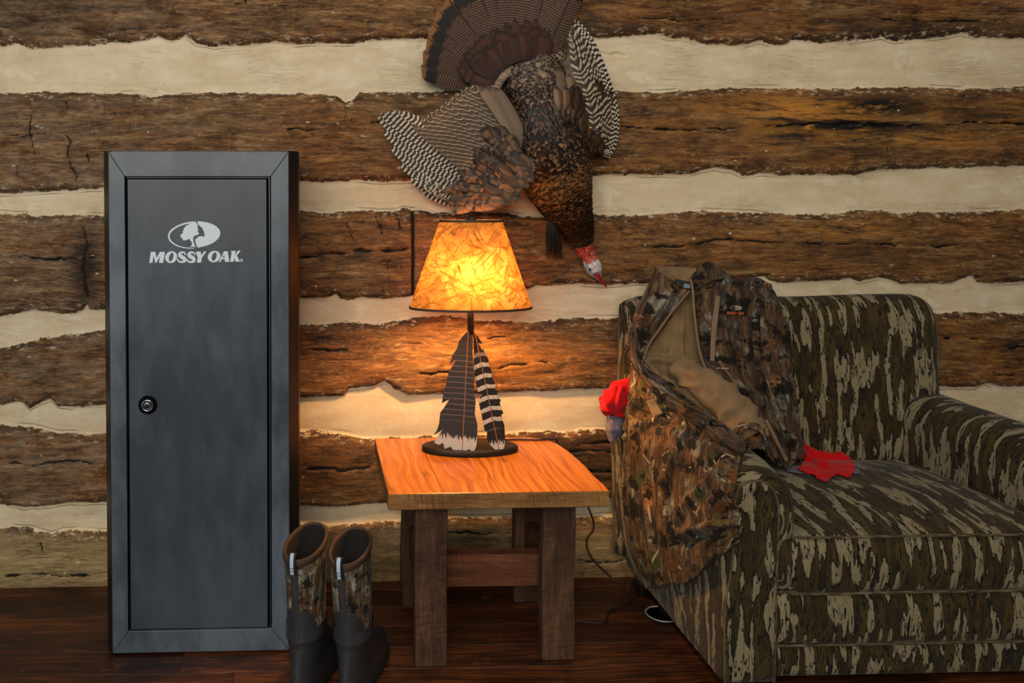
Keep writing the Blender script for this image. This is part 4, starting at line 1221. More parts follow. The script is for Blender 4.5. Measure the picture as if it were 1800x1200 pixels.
    for row, (r0, r1, cnt) in enumerate([(76, 132, 34), (70, 118, 34), (62, 108, 32)]):
        for k in range(cnt):
            a = math.radians(166 - 100 * (k + rr.random()) / cnt)
            yb = -0.078 - .010 * row - 0.035 * (1 - abs((math.degrees(a) - 100) / 70))
            vv, ff, uu = feather_geo(P(928 + r0 * math.cos(a), 168 - r0 * math.sin(a), yb), P(928 + (r1 + rr.uniform(-8, 8)) * math.cos(a), 168 - (r1 + rr.uniform(-8, 8)) * math.sin(a), yb + .010), (0, -1, 0), .034, rr.uniform(-.05, .05), 6, 5, blunt=.5, uvlen=False)
            mb.add(vv, ff, uu, rr.random())
    mb.build('tail_coverts', M_T_CHEST, fan)
    mb = MB()
    for row in range(5):
        r0 = 84 - row * 7.5
        cnt = 34 - row * 2
        for k in range(cnt):
            a = math.radians(172 - 122 * (k + rr.random() * .6) / cnt)
            yb = -0.086 - .0030 * row - 0.014 * math.cos(math.radians(math.degrees(a) - 95))
            vv, ff, uu = feather_geo(P(930 + r0 * math.cos(a), 176 - r0 * math.sin(a), yb), P(930 + (r0 + 23) * math.cos(a), 176 - (r0 + 23) * math.sin(a), yb + .006), (rr.uniform(-.2, .2), -1, 0), .026, rr.uniform(-.05, .05), 5, 5, blunt=.42, uvlen=False)
            mb.add(vv, ff, uu, rr.random())
    mb.build('rump_feathers', M_T_RUMP, fan)

    # ---- spread wing on the left
    wb = cr([(836, 358), (862, 338), (884, 312), (905, 285), (922, 258)], 40)            # wrist to shoulder, px
    wing = mk('spread_wing', *(lambda t: (t[0], t[1]))(tube_geo([P(q[0], q[1], -.085 - .05 * i / 39) for i, q in enumerate(wb)][::4], [.012 + .010 * math.sin(math.pi * i / 9) for i in range(10)], 10)), plain('wing_arm', lin(60, 40, 24), .7), root)
    tips = cr([(742, 331), (716, 305), (694, 272), (676, 236), (663, 205), (671, 198), (683, 195), (697, 195), (712, 202)], 11)
    for k in range(11):
        b = wb[min(39, int(k * 1.6))]
        yb = -0.062 - .0042 * k
        vv, ff, uu = feather_geo(P(b[0] - 4 + k, b[1] - k * 1.5, yb), P(tips[k][0], tips[k][1], yb + .012), (0, -1, 0), .036 - .0006 * k, 0.075 - .012 * k, 22, 7, blunt=.80, camber=.12, narrow=.5)
        mk('primary_feather', vv, ff, M_T_PRIM, wing, uv=uu, attrs={'rnd': np.full(len(vv), rr.random())})
    tips2 = cr([(722, 210), (737, 208), (752, 199), (766, 190), (781, 178), (797, 165), (812, 156), (828, 149)], 13)
    for k in range(13):
        b = wb[min(39, 10 + int(k * 2.1))]
        yb = -0.108 - .0030 * k
        vv, ff, uu = feather_geo(P(b[0], b[1], yb), P(tips2[k][0], tips2[k][1], yb + .020), (0, -1, 0), .044, -.02, 18, 7, blunt=.80, camber=.16, narrow=.6)
        mk('secondary_feather', vv, ff, M_T_SEC, wing, uv=uu, attrs={'rnd': np.full(len(vv), rr.random())})
    # grey brown shoulder feathers along the top edge
    mb = MB()
    for k, (b, t, w) in enumerate([((915, 262), (842, 150), .040), ((919, 258), (856, 149), .042), ((923, 254), (868, 152), .040), ((925, 258), (884, 174), .038), ((926, 268), (897, 198), .036), ((924, 278), (907, 218), .032)]):
        vv, ff, uu = feather_geo(P(*b, -.152 - .002 * k), P(*t, -.140), (0, -1, 0), w, -.03, 12, 7, blunt=.72, uvlen=False, narrow=.7)
        mb.add(vv, ff, uu, rr.random())
    mb.build('shoulder_feathers', M_T_ALULA, wing)
    # bronze coverts rounding the leading edge
    mb = MB()
    for row in range(9):
        cnt = 22
        for k in range(cnt):
            s = (k + rr.random() * 1.4) / cnt
            q = wb[min(39, int(s * 39))]
            ox, oy = -13 + row * 5.5 - 10 * s, -20 + row * 6.5 + 8 * s
            ang = math.radians(190 - 60 * s + rr.uniform(-16, 16))
            L = (46 - row * 2.2) * rr.uniform(.8, 1.2)
            bx, by = q[0] + ox + rr.uniform(-5, 5), q[1] + oy + rr.uniform(-5, 5)
            yb = -0.150 - .006 * row + .0012 * max(0, row - 4) ** 2 - .016 * s
            vv, ff, uu = feather_geo(P(bx, by, yb), P(bx + L * math.cos(ang), by - L * math.sin(ang), yb + .008), (rr.uniform(-.2,.2), -1, rr.uniform(-.2,.2)), .030, rr.uniform(-.14, .14), 8, 5, blunt=.25, uvlen=False, lift=.03, camber=.16)
            if by < 364 - max(0, (bx - 870)) * 0.10: mb.add(vv, ff, uu, rr.random())
    mb.build('bronze_coverts', M_T_COV, wing)
    # small barred coverts along the lower leading edge
    mb = MB()
    le = cr([(742, 326), (765, 342), (790, 352), (815, 358), (842, 360), (866, 357)], 26)
    for row in range(3):
        for q in le:
            vv, ff, uu = feather_geo(P(q[0] + 10, q[1] - row * 6 - 1, -.100 - .003 * row), P(q[0] - 12, q[1] - 9 - row * 6, -.090), (0, -1, 0), .022, 0, 5, 5, blunt=.5)
            mb.add(vv, ff, uu, rr.random())
    mb.build('edge_coverts', M_T_PRIM, wing)

    # ---- folded wing on the right
    edge = cr([(986, 26), (1010, 42), (1036, 74), (1056, 118), (1070, 158), (1080, 200), (1079, 236), (1070, 266), (1050, 288), (1036, 296)], 50)
    w2 = mk('folded_wing', *(lambda t: (t[0], t[1]))(tube_geo([P(1062, 262, -.05), P(1054, 225, -.07), P(1036, 190, -.09), P(1020, 150, -.08)], [.018, .022, .02, .012], 10)), plain('wing_arm_folded', lin(44, 30, 20), .7), root)
    for k in range(11):
        # nested curved quills following the outer edge
        e0 = edge[40 - k]; e1 = edge[min(20, int(k * 1.35))]
        ins = k * 2.6
        yb = -0.058 - .0085 * k
        pts = [P(edge[int(40 - k - j * (40 - k - min(20, k * 1.35)) / 13)][0] - ins - 3 - k * .8, edge[int(40 - k - j * (40 - k - min(20, k * 1.35)) / 13)][1] + k * .6, yb + .002 * abs(j - 6)) for j in range(14)]
        pts = cr(np.array(pts), 26)
        t_ = np.gradient(pts, axis=0); t_ /= np.linalg.norm(t_, axis=1, keepdims=True)
        sd_ = np.cross(np.array([0, -1.0, 0]), t_)
        tt = np.linspace(0, 1, 26)
        w_ = .022 * np.sqrt(np.clip(1 - np.clip((tt - .75) / .25, 0, 1) ** 2.4, 0, 1)) + 1e-4
        u_ = np.linspace(-1, 1, 7)
        g = pts[:, None, :] + (w_[:, None] * u_)[..., None] * sd_[:, None, :] + np.array([0, .003, 0]) * (u_ ** 2)[None, :, None]
        L = np.linalg.norm(np.diff(pts, axis=0), axis=1).sum()
        uv = np.stack(np.meshgrid((u_ + 1) / 2, tt * L), -1).reshape(-1, 2)
        mk('flight_feather', g.reshape(-1, 3), grid_faces(26, 7), M_T_FOLD if k > 3 else M_T_PRIM, w2, uv=uv, attrs={'rnd': np.full(26 * 7, rr.random())})
    mb = MB()
    for row in range(8):
        for k in range(15):
            s = (k + rr.random() * 1.2) / 15
            bx = 982 + 92 * s + rr.uniform(-4, 4); by = 290 - row * 13 - 20 * s + rr.uniform(-5, 5)
            if bx > 1074 - abs(by - 215) * .16: continue
            yb = -0.175 + .105 * s ** 1.5 - .001 * row
            vv, ff, uu = feather_geo(P(bx, by, yb), P(bx - 6 + 8 * s + rr.uniform(-5, 5), by - 44, yb + .012), (.5 * s + rr.uniform(-.15, .15), -1, rr.uniform(-.15, .15)), .030, rr.uniform(-.12, .12), 8, 5, blunt=.25, uvlen=False, lift=.03, camber=.16)
            mb.add(vv, ff, uu, rr.random())
    mb.build('bronze_coverts', M_T_COV, w2)
    mb = MB()
    for k, (b, t) in enumerate([((1000, 205), (984, 118)), ((1014, 205), (1000, 128)), ((1030, 208), (1018, 136)), ((1044, 212), (1036, 146)), ((1056, 216), (1052, 156))]):
        vv, ff, uu = feather_geo(P(*b, -.168 + .018 * k), P(*t, -.140 + .014 * k), (.2, -1, 0), .036, .03, 10, 6, blunt=.7, uvlen=False, narrow=.7)
        mb.add(vv, ff, uu, rr.random())
    mb.build('brown_coverts', M_T_ALULA, w2)

    # ---- beard: coarse black hairs hanging from the breast
    mb = MB()
    for k in range(220):
        a = rr.uniform(-1, 1); b = rr.uniform(-1, 1)
        p0 = P(970 + a * 4, 384 + rr.uniform(-3, 3), -.105 + b * .006)
        L = rr.uniform(.55, 1.0)
        p3 = P(971 + a * 15 + 4 * L, 386 + 70 * L, -.085 + b * .014)
        p1 = p0 + (p3 - p0) * .4 + np.array([a * .004, 0, 0]) - np.array([0, 0.004, 0])
        vv, ff, uu = tube_geo(cr([p0, p1, p3], 7), np.linspace(.0011, .0005, 7), 4, False)
        mb.add(vv, ff, uu, rr.random())
    mb.build('beard', plain('black_beard_hair', lin(28, 22, 19), 0.5), root)


build_turkey()
# ------------------------------------------------------------------ rubber hunting boots
M_RUB = plain('black_rubber', lin(50, 50, 53), 0.33, bump=0.25, bscale=60, var=0.35)
M_SOLE = plain('rubber_sole', lin(30, 29, 28), 0.6, bump=0.2)
M_BIND = plain('brown_binding', lin(66, 44, 32), 0.75, bump=0.3, bscale=500)
M_LINER = plain('dark_liner', lin(26, 20, 17), 0.95)
M_REFL = plain('silver_reflective_tape', lin(182, 198, 214), 0.4)
M_WEB = plain('black_webbing', lin(20, 20, 22), 0.8)
M_BOOTCAMO = mat_leaf_camo('boot_camouflage', orange=0.34, dark=0.46, pale=0.95, k=1.5, seed=2.2)


def build_boot(heel, ang, label, lean=0.0, top_tilt=0.018, seed=0.0, hgt=0.392):
    root = thing('rubber_boot', (heel[0], heel[1], 0.0), label, 'boot', 'pair of camouflage rubber boots')
    ca, sa = math.cos(ang), math.sin(ang)
    def W(l, w, z):      # along the foot, across the foot, height
        k = max(0.0, z - 0.10)
        return np.array([heel[0] + ca * l - sa * w + lean * k, heel[1] + sa * l + ca * w, z])
    K = 40
    def ring(x0, x1, hw, z, tilt=0.0, sq=2.3, hb=None):
        r = []
        for j in range(K):
            a = 2 * math.pi * j / K
            c, s = math.cos(a), math.sin(a)
            e = 2.0 / sq
            l = (x0 + x1) / 2 + (x1 - x0) / 2 * math.copysign(abs(c) ** e, c)
            wd = hw * math.copysign(abs(s) ** e, s)
            if hb: wd *= 1.0 + hb * ((l - x0) / (x1 - x0) - 0.5)
            r.append(W(l, wd, z + tilt * (l - x0) / (x1 - x0)))
        return r
    foot = [ring(0.000, 0.285, 0.040, 0.018, 0, 2.5, .30), ring(-0.002, 0.290, 0.043, 0.030, 0, 2.5, .34), ring(-0.003, 0.289, 0.044, 0.045, 0, 2.4, .36), ring(-0.002, 0.282, 0.0435, 0.060, 0, 2.3, .34), ring(0.000, 0.268, 0.042, 0.076, 0, 2.2, .28),
            ring(0.002, 0.235, 0.043, 0.094, 0, 2.2, .18), ring(0.004, 0.195, 0.0435, 0.112, 0, 2.1, .08), ring(0.006, 0.165, 0.045, 0.130, 0, 2.1, 0), ring(0.007, 0.150, 0.047, 0.145, 0, 2.1, 0), ring(0.003, 0.146, 0.0495, 0.150, 0, 2.1, 0), ring(0.003, 0.145, 0.0500, 0.158, 0, 2.1, 0), ring(0.005, 0.144, 0.0490, 0.164, 0, 2.1), ring(0.005, 0.142, 0.0490, 0.185, 0, 2.1, 0)]
    v = np.array(foot).reshape(-1, 3)
    f = grid_faces(len(foot), K, cv=True) + [tuple(range(K))]
    mk('foot', v, f, M_RUB, root)
    # sole with welt
    so = [ring(0.004, 0.280, 0.038, 0.0, 0, 2.6, .30), ring(-0.003, 0.291, 0.044, 0.002, 0, 2.6, .32), ring(-0.006, 0.296, 0.0465, 0.010, 0, 2.6, .34), ring(-0.006, 0.296, 0.0465, 0.020, 0, 2.6, .34), ring(-0.003, 0.290, 0.044, 0.024, 0, 2.6, .34)]
    mk('sole', np.array(so).reshape(-1, 3), grid_faces(len(so), K, cv=True) + [tuple(range(K)), tuple(4 * K + j for j in range(K - 1, -1, -1))], M_SOLE, root)
    # shaft: outside up, over, inside down
    zs = np.linspace(0.175, hgt, 14)
    rings = []
    for z in zs:
        t = (z - 0.175) / (hgt - 0.175)
        rings.append(ring(0.007 - 0.022 * t, 0.140 + 0.006 * t, 0.0455 + 0.0030 * t, z, top_tilt * t, 2.05))
    g = np.array(rings)
    gc = np.concatenate([g, g[:, :1]], axis=1)
    uv = grid_uv(gc)
    mk('shaft', gc.reshape(-1, 3), grid_faces(len(zs), K + 1), M_BOOTCAMO, root, uv=uv + np.array([seed, seed * .6]))
    ins = [ring(-0.011, 0.140, 0.0450, hgt - 0.002, top_tilt, 2.05), ring(-0.008, 0.138, 0.0430, hgt - 0.03, top_tilt, 2.05), ring(0.012, 0.130, 0.043, 0.20, 0, 2.05), ring(0.02, 0.12, 0.03, 0.19, 0, 2.05)]
    mk('lining', np.array(ins).reshape(-1, 3), [tuple(reversed(q)) for q in grid_faces(4, K, cv=True)] + [tuple(3 * K + j for j in range(K))], M_LINER, root)
    # bound rim: a fat rolled strip
    rim = []
    for dl, dz in ((-0.0005, -0.016), (0.0030, -0.013), (0.0038, -0.004), (0.0020, 0.003), (-0.0015, 0.0045), (-0.0045, 0.002), (-0.005, -0.006), (-0.004, -0.016)):
        rim.append(ring(-0.015 - dl, 0.146 + dl, 0.0485 + dl, hgt + dz, top_tilt, 2.05))
    mk('binding', np.array(rim).reshape(-1, 3), grid_faces(len(rim), K, cv=True), M_BIND, root)
    # rubber heel counter reaching up the back of the shaft, with the spine strap above it
    def back(w, z, o):
        t = np.clip((z - 0.175) / (hgt - 0.175), 0, 1)
        x0 = 0.007 - 0.022 * t - o; hw = 0.0455 + .0030 * t + o
        s = np.clip(w / hw, -.98, .98)
        x1 = 0.140
        return W((x0 + x1) / 2 - (x1 - x0) / 2 * math.sqrt(max(0, 1 - abs(s) ** 2.05)), w, z)
    hc = []
    for i, z in enumerate(np.linspace(0.15, 0.243, 14)):
        t = i / 13
        hwid = 0.040 * math.sqrt(max(1e-4, 1 - max(0, (t - .45) / .55) ** 2.2))
        hc.append([back(w, z, 0.0026 if abs(w) < hwid * .97 else 0.0002) for w in np.linspace(-hwid, hwid, 13)])
    hc = np.array(hc)
    mk('heel_counter', hc.reshape(-1, 3), grid_faces(14, 13), M_RUB, root)
    st = np.array([[back(w, z, 0.0042 if abs(w) < .0085 else .001) for w in np.linspace(-.0098, .0098, 7)] for z in np.linspace(.15, hgt - .016, 26)])
    mk('heel_strap', st.reshape(-1, 3), grid_faces(26, 7), M_RUB, root)
    # pull tab loop
    tab = []
    zt = hgt
    path = [(0.006, zt - .030), (0.009, zt - .012), (0.0095, zt + .006), (0.006, zt + .019), (-0.001, zt + .022), (-0.008, zt + .014), (-0.011, zt - .004), (-0.012, zt - .018)]
    path = cr(path, 22)
    pt = [[W(-0.015 - o, w, z) for w in (-.010, -.0085, 0, .0085, .010)] for o, z in path]
    tb = mk('pull_tab', np.array(pt).reshape(-1, 3), grid_faces(22, 5), M_WEB, root)
    sol = tb.modifiers.new('thick', 'SOLIDIFY'); sol.thickness = .0016; sol.offset = 0
    rs = [[W(-0.0172 - o, w, z) for w in (-.0048, 0, .0048)] for o, z in path[:13]]
    rf = mk('reflective_strip', np.array(rs).reshape(-1, 3), grid_faces(13, 3), M_REFL, tb)
    for dz in (-.021, -.014):
        mk('stitch_bar', [W(-0.0262, w, zt + dz + e) for w in (-.005, .005) for e in (0, .0016)], [(0, 2, 3, 1)], M_WEB, tb, smooth=False)
    return root


build_boot((0.086, -0.676), math.radians(68), 'camouflage rubber boot with its toe towards the table, right one of the pair', lean=-0.025, top_tilt=0.034, seed=0.0, hgt=0.363)
build_boot((-0.036, -0.658), math.radians(68), 'camouflage rubber boot standing between the grey gun cabinet and the other boot', lean=0.0, top_tilt=0.036, seed=0.43, hgt=0.368)
# ------------------------------------------------------------------ upholstered armchair
M_UP = mat_bark_camo()
M_PIPE = mat_bark_camo('camouflage_piping', k=1.6, vs=0.9)
M_FOOT = plain('black_chair_foot', lin(16, 15, 15), 0.45)


def sweep(name, prof_fn, ts, mat, parent, close_ends=True, flip=False, uvoff=(0, 0), wr=0.0, wscale=14):
    """prof_fn(t) -> closed outline (n x 3); uv = (t distance, outline length)"""
    g = np.array([prof_fn(t) for t in ts])
    if wr:
        nn = grid_normals(np.concatenate([g, g[:, :1]], 1))[:, :-1]
        g = g + nn * (vnoise(g, wscale, 9) * wr)[..., None]
    gc = np.concatenate([g, g[:, :1]], 1)
    mid = len(ts) // 2
    s = np.concatenate([[0], np.cumsum(np.linalg.norm(np.diff(gc[mid], axis=0), axis=1))])
    c = g.mean(1)
    t = np.concatenate([[0], np.cumsum(np.linalg.norm(np.diff(g, axis=0), axis=2).max(1))])
    uv = np.stack(np.meshgrid(s, t), -1)[..., ::-1].reshape(-1, 2) + np.array(uvoff)
    n, m = gc.shape[:2]
    f = grid_faces(n, m)
    if close_ends:
        f.append(tuple(range(m - 1))); f.append(tuple((n - 1) * m + j for j in range(m - 2, -1, -1)))
    if flip: f = [tuple(reversed(q)) for q in f]
    return mk(name, gc.reshape(-1, 3), f, mat, parent, uv=uv)


def inset_loop(p, d):
    """shrink a planar closed loop towards its centre by about d"""
    c = p.mean(0)
    r = p - c
    L = np.linalg.norm(r, axis=1, keepdims=True)
    return c + r * np.clip((L - d) / L, 0.02, 1)


def sh(y):
    return 0.043 * min(1.0, max(0.0, (-0.10 - y) / 0.60))


def build_chair():
    root = thing('armchair', (1.475, -0.36, 0), 'upholstered rolled-arm armchair in brown and tan tree bark camouflage', 'armchair')
    XL, XR = 0.985, 2.045
    IL, IR = 1.165, 1.865
    YF = -0.700
    zc0, zc1 = 0.280, 0.428
    # ---- base: two fabric bands under the cushion, with side and back panels in one shell
    def base_prof(z0, z1, yf, bul, x0, x1):
        pts = [(-0.10, z0), (-0.10, z1), (yf + 0.06, z1), (yf + 0.012, z1), (yf - bul * 0.6, z1 - 0.012), (yf - bul, (z0 + z1) / 2 + 0.01), (yf - bul * 0.7, z0 + 0.014), (yf + 0.010, z0), (yf + .06, z0)]
        loop = cr(pts[2:], 26)
        q = np.concatenate([np.array(pts[:2]), loop])
        return lambda t: np.stack([np.full(len(q), x0 + (x1 - x0) * t), q[:, 0], q[:, 1]], 1)
    sweep('front_rail', base_prof(0.149, 0.282, YF + 0.004, 0.018, 1.164, 1.955), np.linspace(0, 1, 30), M_UP, root, uvoff=(.3, .1), wr=.003)
    sweep('lower_band', base_prof(0.062, 0.149, YF + 0.006, 0.006, 1.164, 1.955), np.linspace(0, 1, 30), M_UP, root, uvoff=(.3, .5))
    for z, y in ((0.149, YF - .004), (0.283, YF + .002)):
        tube('piping', [(x, y, z) for x in np.linspace(1.164, 1.955, 30)], 0.0034, M_PIPE, root, 8)
    # ---- seat cushion
    def cush(t):
        x = IL - 0.004 + (IR - IL + 0.008) * t
        e = min(t, 1 - t) * (IR - IL)
        ins = 0.020 * max(0, 1 - e / 0.03) ** 2
        crown = 0.030 * (1 - (2 * t - 1) ** 2) ** 0.7
        pts = [(-0.165, zc0 + .005), (-0.16, zc1 + .000), (-0.21, zc1 + .012 + crown * .55), (-0.36, zc1 + .018 + crown), (-0.52, zc1 + .014 + crown * .9), (-0.63, zc1 + .006 + crown * .5), (-0.69, zc1 + .001 + crown * .1), (YF - .006, zc1 - .006),
               (YF - .016, zc1 - .030), (YF - .021, (zc0 + zc1) / 2), (YF - .016, zc0 + .028), (YF - .006, zc0 + .006), (-0.68, zc0), (-0.5, zc0), (-0.3, zc0)]
        q = cr(pts, 90, closed=True)
        p = np.stack([x + np.array([sh(a) for a in q[:, 0]]), q[:, 0], q[:, 1]], 1)
        return inset_loop(p, ins) if ins > 0 else p
    ts = np.concatenate([[0, .006, .014, .026], np.linspace(.045, .955, 34), [.974, .986, .994, 1]])
    sweep('seat_cushion', cush, ts, M_UP, root, uvoff=(.05, .31), wr=.004, wscale=9)
    for z, yy in ((zc1 - .002, YF - .011), (zc0 + .003, YF - .010)):
        pts = cr([(IL + .004, -0.22, z + .004), (IL + .002, -0.5, z + .004), (IL + .004, YF + .02, z), (IL + .026, yy, z), ((IL + IR) / 2, yy - .003, z + .002), (IR - .026, yy, z), (IR - .004, YF + .02, z), (IR - .002, -0.5, z + .004), (IR - .004, -0.22, z + .004)], 120)
        pts = np.array(pts); pts[:, 0] += [sh(a) for a in pts[:, 1]]
        tube('piping', pts, 0.0036, M_PIPE, root, 8)

    # ---- arms
    def arm(mirror):
        X = lambda x: (XL + XR) - x if mirror else x
        def top(y):
            return np.interp(y, [-0.71, -0.60, -0.45, -0.12], [0.580, 0.612, 0.634, 0.650])
        def loop(y, ins=0.0):
            zt = top(y)
            pts = [(1.050 - 1.36 * sh(y), .058), (1.010 - .4 * sh(y), .15), (0.988, .26), (0.984, .42), (0.974, zt - .11), (0.974, zt - .06), (0.990, zt - .020), (1.030, zt - .001), (1.075, zt + .004), (1.120, zt - .004), (1.154, zt - .030), (1.170, zt - .075), (1.168, zt - .14), (1.165, .42), (1.163, .31), (1.150, .288), (1.119, .280), (1.117, .20), (1.117, .058)]
            q = cr(pts, 64)
            p = np.stack([[X(a) + sh(y) for a in q[:, 0]], np.full(len(q), y), q[:, 1]], 1)
            return inset_loop(p, ins) if ins else p
        ys = [(-0.7085, .20), (-0.7085, .10), (-0.7085, .04), (-0.708, .026), (-0.7075, .014), (-0.703, .006), (-0.695, .0015), (-0.685, 0)] + [(y, 0) for y in np.linspace(-0.66, -0.06, 26)]
        lut = [loop(y, i) for y, i in ys]
        k = iter(lut)
        sweep('arm', lambda t: lut[t], range(len(lut)), M_UP, root, flip=mirror, uvoff=(.7 if mirror else .2, .15), wr=.0015)
        # front panel with piping
        zt = top(-0.70)
        pp = [(0.992, .062), (0.990, .25), (1.006, .36), (1.008, .44), (1.008, zt - .075), (1.018, zt - .035), (1.040, zt - .016), (1.075, zt - .014), (1.103, zt - .030), (1.118, zt - .068), (1.120, .42), (1.118, .25), (1.117, .062)]
        q = cr(pp, 70)
        fr = np.stack([[X(a) + sh(-.71) for a in q[:, 0]], np.full(len(q), -0.7105), q[:, 1]], 1)
        c = fr.mean(0)
        rings = [fr + np.array([0, .010, 0]), fr, c + (fr - c) * .97 + np.array([0, -.004, 0]), c + (fr - c) * .90 + np.array([0, -.006, 0]), c + (fr - c) * .80 + np.array([0, -.006, 0])]
        g = np.array(rings); m = g.shape[1]
        f = grid_faces(5, m, cv=True) + [tuple(4 * m + j for j in range(m - 1, -1, -1))]
        uv = g.reshape(-1, 3)[:, [0, 2]] * np.array([1, 1]) + np.array([.37, .2])
        if not mirror: f = [tuple(reversed(z)) for z in f]
        mk('arm_front_panel', g.reshape(-1, 3), f, M_UP, root, uv=uv)
        tube('piping', fr + np.array([0, -.001, 0]), 0.0036, M_PIPE, root, 8)
    arm(False); arm(True)

    # ---- back
    BX0, BX1 = 0.995, 2.035
    def back(t):
        x = BX0 + (BX1 - BX0) * t
        e = min(t, 1 - t) * (BX1 - BX0)
        k = max(0, 1 - e / 0.085)
        ztop = 0.953 - 0.055 * k ** 2.6 + 0.004 * math.sin(t * 9)
        ins = 0.040 * k ** 3
        yb = -0.022
        pts = [(yb - .004, .12), (yb - .002, .5), (yb - .004, .90), (yb - .020, ztop - .018), (-0.072, ztop), (-0.118, ztop - .012), (-0.148, ztop - .052), (-0.166, .82), (-0.176, .70), (-0.186, .58), (-0.190, .47), (-0.172, .40), (-0.14, .12)]
        q = cr(pts, 80)
        ym = -0.085
        q[:, 0] = ym + (q[:, 0] - ym) * (1 - min(.9, ins / 0.052))
        xx = x + (0.030 * k * (q[:, 1] - .6) * (1 if t < .5 else -1) * .6)
        return np.stack([xx, q[:, 0], q[:, 1]], 1)
    ts = np.concatenate([[0, .004, .010, .02, .034, .05, .07], np.linspace(.1, .9, 40), [.93, .95, .966, .98, .99, .996, 1]])
    sweep('backrest', back, ts, M_UP, root, uvoff=(.11, .0), wr=.005, wscale=7)
    # ---- feet
    for x, y in ((1.080, -0.270), (1.90, -0.235), (1.12, -0.60), (1.95, -0.60)):
        z0 = 0.0 if x > 1.2 or y < -.5 else 0.0075
        lathe('foot', [(.017, z0), (.020, z0 + .006), (.026, .045), (.030, .075), (0.0, .075)], (x, y, 0), M_FOOT, root, 20)
    lathe('foot', [(.016, 0.0), (.020, .006), (.027, .045), (.024, .066), (0.0, .066)], (1.064, -0.133, 0), M_FOOT, root, 20)
    # caster cup under one foot
    cup = thing('furniture_cup', (1.066, -0.272, 0), 'small dark round furniture cup with pale rim on the floor under an armchair foot', 'furniture cup')
    lathe('cup_dish', [(.030, 0.0004), (.044, .002), (.0465, .0095), (.043, .0095), (.038, .006), (.0, .006)], (1.066, -0.272, 0.0003), M_FOOT, cup, 40)
    lathe('cup_rim', [(.0440, .0090), (.0478, .0085), (.0488, .0105), (.0470, .0125), (.0445, .0120), (.0440, .0090)], (1.066, -0.272, 0.0003), plain('pale_cup_rim', lin(150, 152, 140), .4), cup, 40)


build_chair()
# ------------------------------------------------------------------ clothes thrown over the armchair
M_J = mat_leaf_camo('jacket_camouflage', tint=(.66, .62, .60), orange=.30, dark=.52, pale=.66, green=.12, k=1.0, seed=5.3)
M_PN = mat_leaf_camo('trouser_camouflage', tint=(.80, .74, .61), orange=.36, dark=.54, pale=.50, green=.25, k=1.15, seed=9.1)
M_FLEECE = mat_cloth('tan_fleece', lin(134, 108, 77), .35, 24)
M_ZIP = plain('tan_zip_tape', lin(122, 98, 72), .8, bump=.3, bscale=600)
M_RED = mat_cloth('red_cotton', lin(196, 10, 16), .5, 40, var=.2)
M_GREY = mat_cloth('grey_cotton', lin(112, 106, 120), .4, 40)


from mathutils.bvhtree import BVHTree


def bvh_of(*roots):
    out = []
    for r in roots:
        for o in [r] + list(r.children):
            if o.type != 'MESH': continue
            org = ORIGIN[o.name]
            out.append(BVHTree.FromPolygons([tuple(np.array(v.co) + org) for v in o.data.vertices], [tuple(p.vertices) for p in o.data.polygons]))
    return out


OFF, SEP = .009, .0065
UNDER = bvh_of(next(o for o in scene.objects if o.name == 'armchair'))


def rest_on(g, off, spread=8, deep=.40):
    """lift a cloth grid off whatever it lies on: every point sits at least off in front of it"""
    n, m = g.shape[:2]
    d = g - CAM
    t = np.linalg.norm(d, axis=2); d = d / t[..., None]
    lim = np.full((n, m), 9.0)
    cv = Vector(CAM)
    for i in range(n):
        for j in range(m):
            dv = Vector(d[i, j])
            for b in UNDER:
                h = b.ray_cast(cv, dv)
                if h[0] is not None and h[3] > t[i, j] - deep: lim[i, j] = min(lim[i, j], h[3] - off)
    t = np.minimum(t, lim)
    for _ in range(spread):
        p = np.pad(t, 1, mode='edge')
        t = np.minimum(t, (p[:-2, 1:-1] + p[2:, 1:-1] + p[1:-1, :-2] + p[1:-1, 2:]) / 4)
    return CAM + d * t[..., None]


def push_out(g, sep, reach=.028):
    """keep a gap between a cloth grid and the surfaces under it (the side facing the room)"""
    g = g.copy()
    n, m = g.shape[:2]
    for _ in range(2):
        for i in range(n):
            for j in range(m):
                p = Vector(g[i, j])
                for b in UNDER:
                    q, nn, k, dist = b.find_nearest(p, reach)
                    if q is None: continue
                    if nn.dot(Vector(CAM) - q) < 0: nn = -nn
                    s = (p - q).dot(nn)
                    if s < sep and (s > 0 or dist < reach): p = p + nn * (sep - s)
                g[i, j] = p
    return g


def C(rows):
    """rows of (px, py, depth) -> control net of points"""
    return [[P(*q) for q in r] for r in rows]


